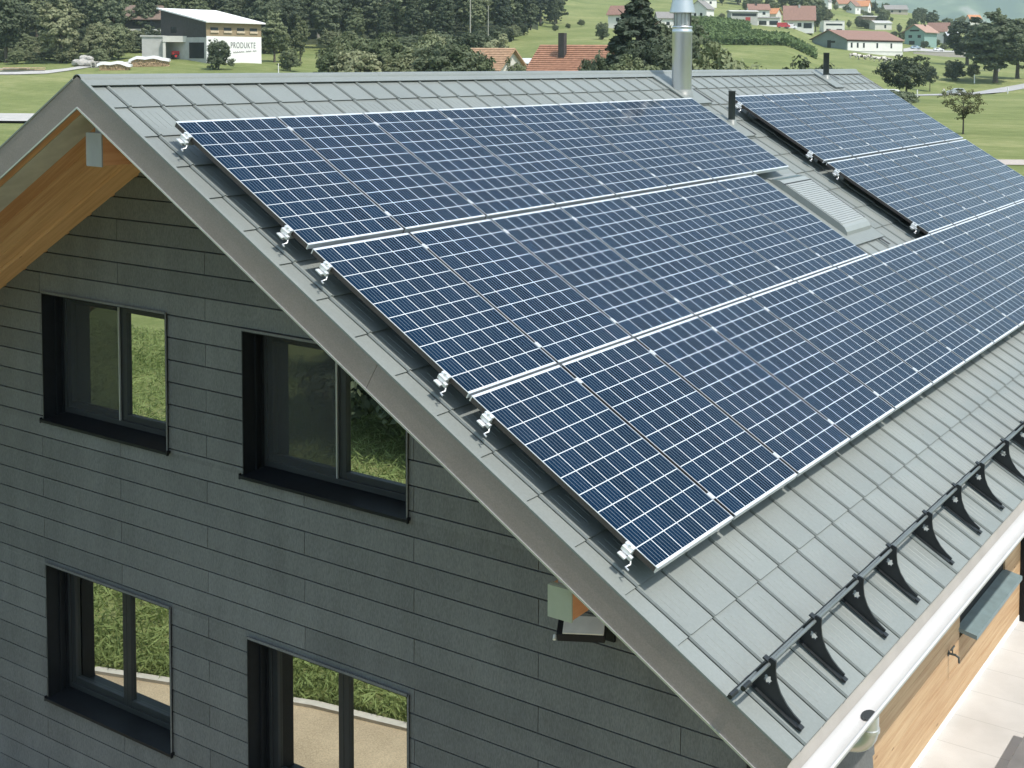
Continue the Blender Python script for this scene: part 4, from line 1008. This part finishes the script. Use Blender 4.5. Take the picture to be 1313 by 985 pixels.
V('cube_house', 1066, 575, 4, 9.6, 9, 5.2, .15, m_white, m_white, 'white flat roofed cube house with two long dark window bands', wins=(('f', 0, 3.3, 7.6, .8), ('f', -2.6, .3, 2.0, 1.4), ('f', 2.4, .3, 2.6, 1.4)), over=.1)
h = V('cattle_barn', 1099, 487, 40, 33, 17.5, 3.4, 3.4, m_gwall, m_roofb, 'long low cattle barn with red brown roof and grey green gable', wins=(('l', -1.5, 2.0, 3, .8),), over=.8, cat='barn', door=('l', 0, 1.8, 3.0, m_black), lower=None)
mb = MB(); mb.box(-16.2, 16.4, -8.95, -8.75, -1.5, 2.5); mb.build('side_wall', m_white, h, local=True)
mb = MB(); mb.box(-16.5, 16.6, -8.85, -8.74, 2.5, 3.4); mb.build('eave_band', mat('dark_red_board', (.10, .045, .035), .8), h, local=True)
mb = MB()
for x in (-14.5, -11.0, -7.4, .5, 9): mb.box(x, x+1.0, -9.0, -8.7, .2, 2.1)
mb.build('opening', m_dglass, h, local=True)
yd = empty('barnyard_wall', at(1125, 468), RZ0+math.radians(12), label='low pale wall along the barnyard in front of the cattle barn', cat='wall')
mb = MB(); mb.box(-11, 10, -.2, .2, -1, 1.1); mb.build('wall_face', m_white, yd, local=True)
mb = MB(); mb.box(-11.1, 10.1, -.3, .3, 1.1, 1.25); mb.build('coping', m_conc, yd, local=True)
V('flat_roof_house', 1114, 660, 10, 11, 9, 4.2, .3, mat('brown_cladding', (.22, .16, .13), .8), m_white, 'brown clad house with a white flat roof above the cattle barn', wins=(('f', 2, 1.2, 2, 1.6),), over=.5)
V('pale_annex', 1128, 630, 14, 9, 7, 3.0, 1.2, m_cream, m_conc, 'pale low annex just above the cattle barn roof', wins=(('f', 1, .6, 1, 1.6),), over=.4)
V('white_tower_house', 1058, 735, 62, 6, 5.0, 4.6, 3.0, m_white, m_roofg, 'tall narrow white gable at the left end of the hilltop', wins=(('l', 0, 2.2, .9, 1.2),), over=.3)
V('red_roof_house', 1083, 765, 8, 11, 8, 2.6, 2.4, m_cream, m_rooft, 'low hilltop house with a long red roof', wins=(('f', 2, .8, 1.2, 1.2),))
V('white_gable_cottage', 1093, 722, 50, 6, 6, 4.0, 2.6, m_white, m_roofb, 'small white gabled cottage below the orange roofed house', wins=(('l', 0, 1.4, 1, 1.2), ('f', 0, 1.4, 1, 1.2)))
V('orange_roof_house', 1105, 738, -24, 8, 7.5, 4.2, 3.2, m_white, m_roofo, 'white hilltop house with a bright orange roof', wins=(('r', 0, 1.6, 1.1, 1.2),))
V('grey_roof_house', 1146, 790, 4, 14, 9, 2.8, 2.6, mat('tan_render', (.42, .38, .32), .85), m_roofg, 'long grey roofed house on the crest left of the green chalet', wins=(('f', -3, .8, 1.4, 1.3), ('f', 2, .8, 1.4, 1.3)), over=.6)
V('green_chalet', 1180, 548, 52, 12.5, 9.2, 6.0, 2.9, mat('teal_green_render', (.24, .36, .33), .85), mat('pinkish_tiles', (.36, .23, .18), .8, 0, .15, 2), 'teal green chalet with broad gable and pinkish brown roof', wins=(('l', -2.2, 3.2, 1.5, 1.2), ('l', 2.0, 3.2, 1.7, 1.2), ('l', 0, 6.0, 4.4, .7), ('l', 1.2, .3, 2.6, 1.6)), over=1.0, chim=(2, -1, .6, 1.0))
V('twin_gable_house', 1203, 600, -30, 9.5, 8, 5.2, 3.8, m_white, m_roofb, 'white gabled house with brown roof right of the green chalet', wins=(('r', 0, 5.0, 1, 1.2), ('r', -1.4, 2.0, 1, 1.3)), over=.7)
V('metal_roof_shed', 1219, 590, 8, 5.5, 5, 4.6, 1.5, m_dwood, mat('grey_metal_roof', (.42, .43, .44), .5), 'shed with grey metal roof right of the white gabled house', cat='shed', door=('f', 0, 1.4, 2.0, m_black))
V('far_orange_house', 1247, 840, 10, 8, 7, 5.5, 2.6, m_cream, m_roofo, 'far house whose orange roof shows above the rounded trees', wins=(('f', 0, 1.2, 1.2, 1.2),))
V('meadow_house', 800, 420, -20, 9, 7, 5.0, 2.8, m_white, m_roofb, 'pale house half hidden by the tall conifer on the meadow', wins=(('f', -1, 2.6, 1.2, 1.2), ('f', 1.5, 2.6, 1.2, 1.2)))
V('chimney_side_house', 854, 440, 10, 7, 6, 4.0, 2.0, m_white, m_roofg, 'white house part hidden behind the left of the chimney cowl', wins=(('f', 0, 1.4, 1.2, 1.2),))
lw = empty('lane_wall', at(1206, 488), RZ0+math.radians(6), label='low pale retaining wall under the green chalet lane', cat='wall')
mb = MB(); mb.box(-11, 13, -.25, .25, -1.5, 1.6); mb.build('wall_face', mat('pinkish_concrete', (.42, .38, .35), .85), lw, local=True)
mb = MB(); mb.box(-11, 13, -.32, .32, 1.6, 1.72); mb.build('coping', m_conc, lw, local=True)

# ---- farm shop barn with lettering
p = at(265, 243); ba = empty('farm_barn', p, RZ0+math.radians(54), label='big farm barn with white painted wall, lettering and white sloping roof', cat='barn')
W_, DP, H1, H2 = 12.7, 15.0, 8.0, 10.6
mb = MB()
pf = [(0, -2), (DP, -2), (DP, H2), (0, H1)]
mb.prism(pf, lambda a, b, t: (t, a, b), 0, W_); mb.build('wall', m_dwood, ba, local=True)
mb = MB(); mb.box(-.05, W_+.05, -.12, .02, -2, 5.25); mb.build('white_wall', mat('white_paint', (.80, .80, .78), .85, 0, .03, .4), ba, local=True)
m_ob = wood_mat('weathered_boards', (.20, .145, .085), (.33, .25, .16), 'Z')
mb = MB(); mb.box(-.05, W_+.05, -.10, .02, 5.25, 7.95); mb.build('board_band', m_ob, ba, local=True)
for i in range(4):
    c = 1.7+i*3.05; mb = MB(); mb.box(c-.85, c+.85, -.17, -.02, 6.0, 6.95); wv = mb.build('window', m_dglass, ba, local=True)
    mb = MB(); mb.box(c-.95, c+.95, -.30, -.17, 5.92, 6.35); mb.build('window_box', mat('pale_planter', (.55, .45, .33), .8), wv, local=True)
mb = MB(); s = (H2-H1)/DP
mb.hexa([(-.6, -.9, H1-.9*s), (W_+.6, -.9, H1-.9*s), (W_+.6, DP+.6, H2+.6*s), (-.6, DP+.6, H2+.6*s), (-.6, -.9, H1-.9*s+.25), (W_+.6, -.9, H1-.9*s+.25), (W_+.6, DP+.6, H2+.6*s+.25), (-.6, DP+.6, H2+.6*s+.25)])
mb.build('roof', mat('white_sheet_roof', (.78, .78, .76), .6, 0, .04, .5), ba, local=True)
mb = MB(); mb.box(-.10, .02, 0, DP, -2, 5.0); sw = mb.build('concrete_base', m_conc, ba, local=True)
mb = MB(); mb.box(-.16, -.02, .6, 5.4, .9, 4.0); mb.build('garage_door', m_dglass, ba, local=True)
mb = MB(); mb.box(-.06, .02, 9.8, 11.6, 5.9, 7.1); mb.build('side_window', m_dglass, ba, local=True)
m_let = mat('grey_letter_paint', (.14, .14, .15), .8)
cu = bpy.data.curves.new('txt', 'FONT'); cu.body = 'PRODUKTE'; cu.size = 1.75; cu.extrude = .02; cu.space_character = 1.18; cu.align_x = 'LEFT'
to = bpy.data.objects.new('txt', cu); COL.objects.link(to); bpy.context.view_layer.update()
dg = bpy.context.evaluated_depsgraph_get(); tme = bpy.data.meshes.new_from_object(to.evaluated_get(dg)); bpy.data.objects.remove(to)
tme.materials.clear(); tme.materials.append(m_let)
xs = [v.co.x for v in tme.vertices]; kx = 5.9/max(xs)
tme.transform(Matrix.Translation((5.4, -.145, 3.0)) @ Matrix.Rotation(PI/2, 4, 'X') @ Matrix.Diagonal((kx, .95, 1, 1)))
lo_ = bpy.data.objects.new('lettering', tme); COL.objects.link(lo_); lo_.parent = ba
mb = MB(); x = 6.0
for k in range(13):            # a line of small handwriting that cannot be read
    if k in (6, 10): x += .35; continue
    z = 1.95+.03*k; mb.path([(x, -.14, z), (x+.12, -.14, z+.34), (x+.22, -.14, z+.03), (x+.34, -.14, z+.26), (x+.42, -.14, z+.05)], .045, 4); x += .44
mb.build('script_line', m_let, ba, local=True)
# canopy left of the barn
cp = empty('concrete_canopy', at(226, 247), RZ0+math.radians(10), label='flat concrete canopy on a white post left of the barn', cat='canopy')
b0 = at(226, 247).z
mb = MB(); mb.box(-2.4, 3.6, -.6, 5.5, 3.4, 4.6); mb.build('canopy_slab', mat('pale_concrete', (.58, .57, .53), .85, 0, .08, 1), cp, local=True)
mb = MB(); mb.box(-2.4, -1.9, -.5, 0, -1, 3.4); mb.build('post', MATS['pale_concrete'], cp, local=True)
mb = MB(); mb.box(-6.5, 3.6, 5.2, 5.5, -1, 3.4); mb.box(-6.5, -2.45, .5, .8, -1, 4.4); mb.box(-6.8, -2.4, .3, 5.4, 4.4, 4.7); mb.build('rear_wall', m_conc, cp, local=True)
# red tractor under the canopy
tr = empty('tractor', at(231, 248.5), RZ0+math.radians(40), label='red tractor parked under the concrete canopy', cat='tractor')
m_red = mat('red_paint', (.48, .035, .04), .4); m_tyre = mat('rubber', (.02, .02, .02), .8)
mb = MB(); mb.box(-1.6, .3, -.4, .4, .7, 1.45); mb.build('hood', m_red, tr, local=True, bevel=.1)
mb = MB(); mb.box(.2, 1.3, -.6, .6, .9, 2.4); mb.build('cab', m_dglass, tr, local=True, bevel=.08)
mb = MB(); mb.box(.1, 1.4, -.7, .7, 2.4, 2.52); mb.build('cab_roof', m_red, tr, local=True, bevel=.04)
for (x, y, r) in ((-1.1, -.6, .45), (-1.1, .6, .45), (.9, -.8, .8), (.9, .8, .8)):
    mb = MB(); mb.tube((x, y-.18, r), (x, y+.18, r), r, 20); wh = mb.build('wheel', m_tyre, tr, local=True)
    mb = MB(); mb.tube((x, y-.2, r), (x, y+.2, r), r*.55, 16); mb.build('rim', m_red, wh, local=True)
# chalet left of the barn
h = gable_house('old_chalet', 190, 285, 12, 8.0, 8.5, 6.4, 2.6, m_dwood, mat('rust_tiles', (.17, .125, .10), .85, 0, .15, 2), 'old dark chalet with rust brown roof behind the farm canopy', wins=(('f', -2, 4.5, 1.0, .9), ('f', 1.5, 4.5, 1.0, .9)), over=1.0, lower=(3.8, m_cream))
# stacks
def stack(name, px, D, rot, label, L, H, dep, m1, tarp=None, ends=True, cat='wood stack'):
    s = empty(name, at(px, D), RZ0+math.radians(rot), label=label, cat=cat)
    mb = MB(); r = .17; z = r
    row = 0
    while z < H:
        x = -L/2+r+(r if row % 2 else 0)
        top = H*(1-.25*abs(2*x/L)**4)
        while x < L/2:
            if z < H*(1-.3*abs(2*x/L)**4): mb.tube((x+rnd.uniform(-.03, .03), -dep/2+rnd.uniform(-.08, .08), z-.3), (x, dep/2, z-.3), r*rnd.uniform(.85, 1.02), 7, smooth=False)
            x += 2*r
        z += r*1.75; row += 1
    mb.build('logs', m1, s, local=True)
    if tarp:
        mb = MB(); n = 10; pts = [(-L/2-.25+(L+.5)*i/n) for i in range(n+1)]
        for i in range(n):
            za, zb = [H*(1-.3*min(1, abs(2*q/L))**4)+.06+.12*math.sin(q*2.1) for q in (pts[i], pts[i+1])]
            mb.hexa([(pts[i], -dep/2-.25, za-.55), (pts[i+1], -dep/2-.25, zb-.55), (pts[i+1], dep/2+.2, zb-.4), (pts[i], dep/2+.2, za-.4), (pts[i], -dep/2-.05, za), (pts[i+1], -dep/2-.05, zb), (pts[i+1], dep/2, zb), (pts[i], dep/2, za)])
        mb.build('tarp', tarp, s, local=True)
    return s
m_log = mat('split_log_ends', (.46, .32, .20), .85, 0, .3, 3); m_tarp = mat('white_tarp', (.66, .66, .66), .6, 0, .06, 1)
stack('firewood_stack', 147, 229, 8, 'left firewood stack under a white tarp below the farm', 5.4, 1.5, 1.2, m_log, m_tarp)
stack('firewood_stack', 192, 236, 10, 'long firewood stack with a pale cover beside the canopy', 6.8, 1.9, 1.2, m_log, m_tarp)
pl = empty('plank_stack', at(30, 226), RZ0+math.radians(6), label='loose stack of pale planks and beams by the farm track', cat='plank stack')
for i in range(9):
    mb = MB(); a = rnd.uniform(-.12, .12); x0 = rnd.uniform(-4.6, -2.6); L_ = rnd.uniform(4.5, 7.5); z = .1+.16*(i % 4); y = rnd.uniform(-.9, .9)
    mb.box(x0, x0+L_, -.22, .22, 0, .15, lambda q, w2, e, a=a, y=y, z=z: (q*math.cos(a)-w2*math.sin(a), y+q*math.sin(a)+w2*math.cos(a), z+e))
    mb.build('plank', mat('fresh_planks', (.52, .38, .24), .8, 0, .2, 2) if i % 2 else mat('grey_planks', (.42, .40, .36), .8, 0, .2, 2), pl, local=True)
bo = empty('boulder_pile', at(107, 236), 0, label='pile of pale boulders between the planks and the firewood', cat='boulders')
for (x, y, z, r) in ((-1.6, 0, .6, 1.1), (.2, -.3, .7, 1.2), (1.9, .2, .55, 1.0), (-.6, .6, 1.5, .9), (1.0, .5, 1.4, .8)):
    bm = bmesh.new(); bmesh.ops.create_icosphere(bm, subdivisions=2, radius=r)
    for v in bm.verts: v.co = Vector((x, y, z))+Vector((v.co.x*1.25, v.co.y, v.co.z*.7))*rnd.uniform(.85, 1.1)
    me = bpy.data.meshes.new('boulder'); bm.to_mesh(me); bm.free(); me.materials.append(mat('pale_rock', (.40, .38, .35), .9, 0, .2, 1)); o = bpy.data.objects.new('boulder', me); COL.objects.link(o); o.parent = bo
pc = empty('pallet_stack', at(124, 233.5), RZ0, label='small grey pallet stack at the right end of the boulders', cat='pallets')
for i in range(4):
    mb = MB(); mb.box(-.9, .9, -.6, .6, .02+.3*i, .10+.3*i); mb.box(-.9, -.7, -.6, .6, .10+.3*i, .30+.3*i); mb.box(.7, .9, -.6, .6, .10+.3*i, .30+.3*i); mb.box(-.1, .1, -.6, .6, .10+.3*i, .30+.3*i); mb.build('pallet', mat('grey_planks', (.42, .40, .36)), pc, local=True)
# poles
def pole(px, D, h, r, label, m, cat='pole', name='wooden_pole'):
    o = empty(name, at(px, D), 0, label=label, cat=cat); mb = MB(); mb.tube((0, 0, -.3), (0, 0, h), r, 10, r*.75); mb.build('shaft', m, o, local=True)
    mb = MB(); mb.tube((0, 0, h), (0, 0, h+r*.8), r*.9, 10, r*.4); mb.build('tip', m, o, local=True)
pole(603, 210, 15, .13, 'tall thin pale pole standing before the wood', m_barkp)
pole(626, 260, 12, .10, 'second slimmer pale pole at the wood edge by the cottage', m_barkp)
pole(357, 216, 2.9, .10, 'short white post on the grass right of the barn', m_white, 'post', 'marker_post')
for i, (px, D, hgt, lab) in enumerate(((1293, 300, 1.6, 'white marker post on the road right of the big trunk'), (1177, 268, 1.5, 'white marker post on the road right of the fruit tree'), (1250, 320, 2.2, 'pale post beyond the road left of the big trunk'))):
    pole(px, D, hgt, .16, lab, m_white, 'post', 'marker_post')

# ---- cars
def car(px, D, rot, mb_, label, van=False, name='parked_car', group=None):
    c = empty(name, at(px, D)+Vector((0, 0, .11)), RZ0+math.radians(rot), label=label, cat='van' if van else 'car')
    L = 4.4 if not van else 5.2; W2 = .88
    if van: prof = [(-2.6, .35), (-2.6, 1.9), (-2.4, 2.15), (1.2, 2.15), (1.9, 1.3), (2.55, 1.1), (2.6, .35)]
    else: prof = [(-2.15, .38), (-2.2, .85), (-1.95, 1.0), (-1.6, 1.42), (-.2, 1.5), (.55, 1.42), (1.2, .98), (2.05, .82), (2.2, .55), (2.15, .35)]
    m = MB(); m.prism(prof, lambda a, b, t: (a, t*(1 if b < 1.0 else .88), b), -W2, W2); m.build('body', mb_, c, local=True, bevel=.06)
    m = MB()
    if van: m.prism([(1.1, 1.35), (1.25, 2.0), (1.75, 1.35)], lambda a, b, t: (a, t, b), -W2*.9, W2*.9)
    else: m.prism([(-1.5, 1.02), (-1.35, 1.36), (.45, 1.36), (.95, 1.02)], lambda a, b, t: (a, t, b), -W2*.91, W2*.91)
    m.build('side_glass', m_dglass, c, local=True)
    if not van:
        m = MB(); m.hexa([(.62, -.66, 1.37), (.62, .66, 1.37), (1.13, .72, 1.02), (1.13, -.72, 1.02), (.66, -.66, 1.40), (.66, .66, 1.40), (1.17, .72, 1.05), (1.17, -.72, 1.05)]); m.build('windscreen', m_dglass, c, local=True)
    for x in (-1.35*L/4.4, 1.35*L/4.4):
        for y in (-.82, .82):
            m = MB(); m.tube((x, y-.1, .33), (x, y+.1, .33), .33, 16); wh = m.build('wheel', m_tyre, c, local=True)
            m = MB(); m.tube((x, y-.115, .33), (x, y+.115, .33), .19, 12); m.build('rim', m_alud, wh, local=True)
    for y in (-.6, .6):
        m = MB(); x = prof[-2][0] if not van else 2.55; m.box(x-.12, x+.02, y-.16, y+.16, .62, .78); m.build('headlight', m_white, c, local=True)
m_cw = mat('white_car_paint', (.72, .73, .74), .3); m_cs = mat('silver_car_paint', (.50, .52, .54), .3, .4)
car(1148, 273, 2, m_cw, 'white car on the road behind the spreading fruit tree', name='white_car')
car(1227, 288, 172, m_cs, 'silver car on the road left of the big tree', name='silver_car')
car(1004, 505, 4, mat('red_van_paint', (.42, .05, .06), .4), 'red van parked in front of the big farmhouse', van=True, name='red_van')
car(1013, 507, 4, m_cw, 'white van parked in front of the big farmhouse', van=True, name='white_van')
car(1174, 515, 10, mat('blue_grey_car_paint', (.30, .38, .45), .35), 'pale blue car in front of the green chalet', name='blue_car')
car(1203, 522, 12, m_cw, 'white car parked on the lane below the twin gabled house', name='lane_car')

# ---- living things: skin-grown bodies
def skin_mesh(name, verts, edges, radii, m, sub=2):
    me = bpy.data.meshes.new(name); me.from_pydata(verts, edges, [])
    o = bpy.data.objects.new(name, me); COL.objects.link(o)
    md = o.modifiers.new('s', 'SKIN'); sv = me.skin_vertices[0].data
    for i, r in enumerate(radii): sv[i].radius = (r, r) if not isinstance(r, tuple) else r
    sv[0].use_root = True
    sd = o.modifiers.new('u', 'SUBSURF'); sd.levels = sub; sd.render_levels = sub
    bpy.context.view_layer.update(); dg = bpy.context.evaluated_depsgraph_get()
    m2 = bpy.data.meshes.new_from_object(o.evaluated_get(dg)); bpy.data.objects.remove(o); bpy.data.meshes.remove(me)
    m2.materials.clear(); m2.materials.append(m); m2.polygons.foreach_set('use_smooth', [True]*len(m2.polygons)); m2.name = name; return m2
g = NG('cow_hide'); g.set(.8, 0, .2); oi = g.n('ShaderNodeObjectInfo'); c = g.coord('Object')
va_ = g.n('ShaderNodeVectorMath', operation='ADD'); g.l(c, va_.inputs[0]); g.l(oi.outputs['Location'], va_.inputs[1])
g.l(g.ramp(g.noise(1.5, 1, va_.outputs[0]), [(.50, (.66, .62, .56)), (.53, (.05, .04, .035))]), g.b.inputs['Base Color']); m_cow = g.m
cv = [(-.75, 0, 1.12), (0, 0, 1.08), (.65, 0, 1.15), (1.0, 0, 1.25), (1.3, 0, 1.0), (1.5, 0, .62)]
ce = [(0, 1), (1, 2), (2, 3), (3, 4), (4, 5)]; cr = [.36, .42, .36, .22, .17, .11]
for s in (-1, 1):
    for (xb, j, hock) in ((-.72, 0, -.12), (.62, 2, .05)):
        k = len(cv); cv += [(xb, s*.24, .72), (xb+hock, s*.25, .42), (xb+hock*.3, s*.25, .06)]; ce += [(j, k), (k, k+1), (k+1, k+2)]; cr += [.17, .09, .07]
    k = len(cv); cv += [(1.28, s*.22, 1.12)]; ce += [(4, k)]; cr += [.05]
k = len(cv); cv += [(-1.08, 0, 1.15), (-1.15, 0, .55)]; ce += [(0, k), (k, k+1)]; cr += [.06, .05]
cowme = skin_mesh('cow', cv, ce, cr, m_cow)
for i, (px, D, rz, lab) in enumerate(((1094, 413, 10, 'cow grazing leftmost in the pasture below the cattle barn'), (1104, 410, 190, 'dark patched cow second from the left in the pasture'), (1113, 416, 20, 'pale cow grazing near the middle of the herd'), (1124, 411, 170, 'cow grazing right of the herd middle'), (1131, 415, 15, 'cow standing second from the right of the herd'), (1139, 409, 185, 'cow grazing at the right end of the herd by the fruit tree'))):
    o = bpy.data.objects.new('cow', cowme); COL.objects.link(o); o.location = at(px, D); o.rotation_euler = (0, 0, RZ0+math.radians(rz)); o.scale = (1.25,)*3; tag(o, lab, 'cow', 'cows grazing below the cattle barn')
# cyclist
cp_ = at(1211, 279)+Vector((0, 0, .11)); ra = RZ0+math.radians(178)
bk_ = empty('bicycle', cp_, ra, label='dark bicycle ridden along the country road', cat='bicycle')
for x in (-.52, .52):
    mb = MB(); n = 20; mb.path([(x+.33*math.cos(2*PI*i/n), 0, .34+.33*math.sin(2*PI*i/n)) for i in range(n+1)], .022, 6, cap=False); mb.build('wheel', m_tyre, bk_, local=True)
mb = MB()
for a, b in (((-.52, 0, .34), (-.15, 0, .30)), ((-.52, 0, .34), (-.25, 0, .85)), ((-.15, 0, .30), (-.25, 0, .85)), ((-.25, 0, .82), (.38, 0, .88)), ((-.15, 0, .30), (.38, 0, .80)), ((.38, 0, .98), (.52, 0, .34))): mb.tube(a, b, .02, 6)
mb.build('frame', m_black, bk_, local=True)
mb = MB(); mb.tube((.36, -.26, 1.02), (.36, .26, 1.02), .016, 6); mb.build('handlebar', m_black, bk_, local=True)
mb = MB(); mb.box(-.38, -.14, -.07, .07, .87, .93); mb.build('saddle', m_black, bk_, local=True, bevel=.02)
pv = [(-.25, 0, .97), (-.12, 0, 1.22), (.02, 0, 1.45), (.08, 0, 1.57), (.13, 0, 1.70)]; pe = [(0, 1), (1, 2), (2, 3), (3, 4)]; pr_ = [.15, .14, .15, .06, .10]
for s in (-1, 1):
    k = len(pv); pv += [(.02, s*.19, 1.42), (.16, s*.24, 1.2), (.36, s*.23, 1.05)]; pe += [(2, k), (k, k+1), (k+1, k+2)]; pr_ += [.06, .045, .035]
    k = len(pv); f_ = .12 if s > 0 else -.05; pv += [(-.2, s*.1, .93), (.14, s*.11, .72+f_), (-.08, s*.1, .30+f_*1.4), (.04, s*.1, .26+f_*1.4)]; pe += [(0, k), (k, k+1), (k+1, k+2), (k+2, k+3)]; pr_ += [.10, .07, .045, .04]
g = NG('cyclist_clothes'); g.set(.8, 0, .2); sp_ = g.n('ShaderNodeSeparateXYZ'); g.l(g.coord('Object'), sp_.inputs[0])
g.l(g.ramp(g.math('DIVIDE', sp_.outputs[2], 2.0), [(.46, (.04, .04, .05)), (.50, (.7, .68, .66)), (.765, (.7, .68, .66)), (.775, (.5, .32, .24)), (.86, (.5, .32, .24)), (.875, (.1, .08, .06))]), g.b.inputs['Base Color'])
po = bpy.data.objects.new('person', skin_mesh('person', pv, pe, pr_, g.m)); COL.objects.link(po); po.location = cp_; po.rotation_euler = (0, 0, ra)
tag(po, 'cyclist in a white top leaning over the handlebar on the road', 'person')

# ================================================================== MOUNTAIN AND AIR
nx, ny = 90, 26; vs = []; rg = random.Random(3)
from mathutils import noise as mnoise
for j in range(ny):
    for i in range(nx):
        px = 500+1500*i/(nx-1); t = j/(ny-1); D = 4200+3000*t
        r = ray(px, 80); P = CAM+r*(D/(r@fw))
        hh = -90+t**.9*1500*(1+.25*mnoise.noise(Vector((px*.006, t*2, 1))))+60*mnoise.noise(Vector((px*.012, t*5, 0)))+26*mnoise.noise(Vector((px*.04, t*14, 5)))
        vs.append((P[0], P[1], hh))
mb = MB(); mb.add(vs, [(j*nx+i, j*nx+i+1, (j+1)*nx+i+1, (j+1)*nx+i) for j in range(ny-1) for i in range(nx-1)], True)
g = NG('mountain_slope'); g.set(.95, 0, .1); c = g.coord('Object')
g.l(g.ramp(g.noise(.006, 6, c), [(.42, (.035, .055, .035)), (.56, (.10, .13, .07)), (.66, (.24, .23, .20))]), g.b.inputs['Base Color'])
tag(mb.build('mountain', g.m, fix=False), kind='structure')
mb = MB(); mb.box(-9600, 9600, -9600, 9600, -200, 2300)
g = NG('haze_air'); g.t.nodes.remove(g.b); vp = g.n('ShaderNodeVolumePrincipled'); vp.inputs['Color'].default_value = (.74, .93, 1.0, 1); vp.inputs['Density'].default_value = .00013; vp.inputs['Anisotropy'].default_value = 0.1
g.l(vp.outputs[0], g.out.inputs['Volume'])
hz = mb.build('haze', g.m); tag(hz, kind='stuff')
# remove anything that was only a pattern
for key, P in PROTO.items():
    if not P[4]:
        for c in P[1]: bpy.data.objects.remove(c)
        bpy.data.objects.remove(P[0])
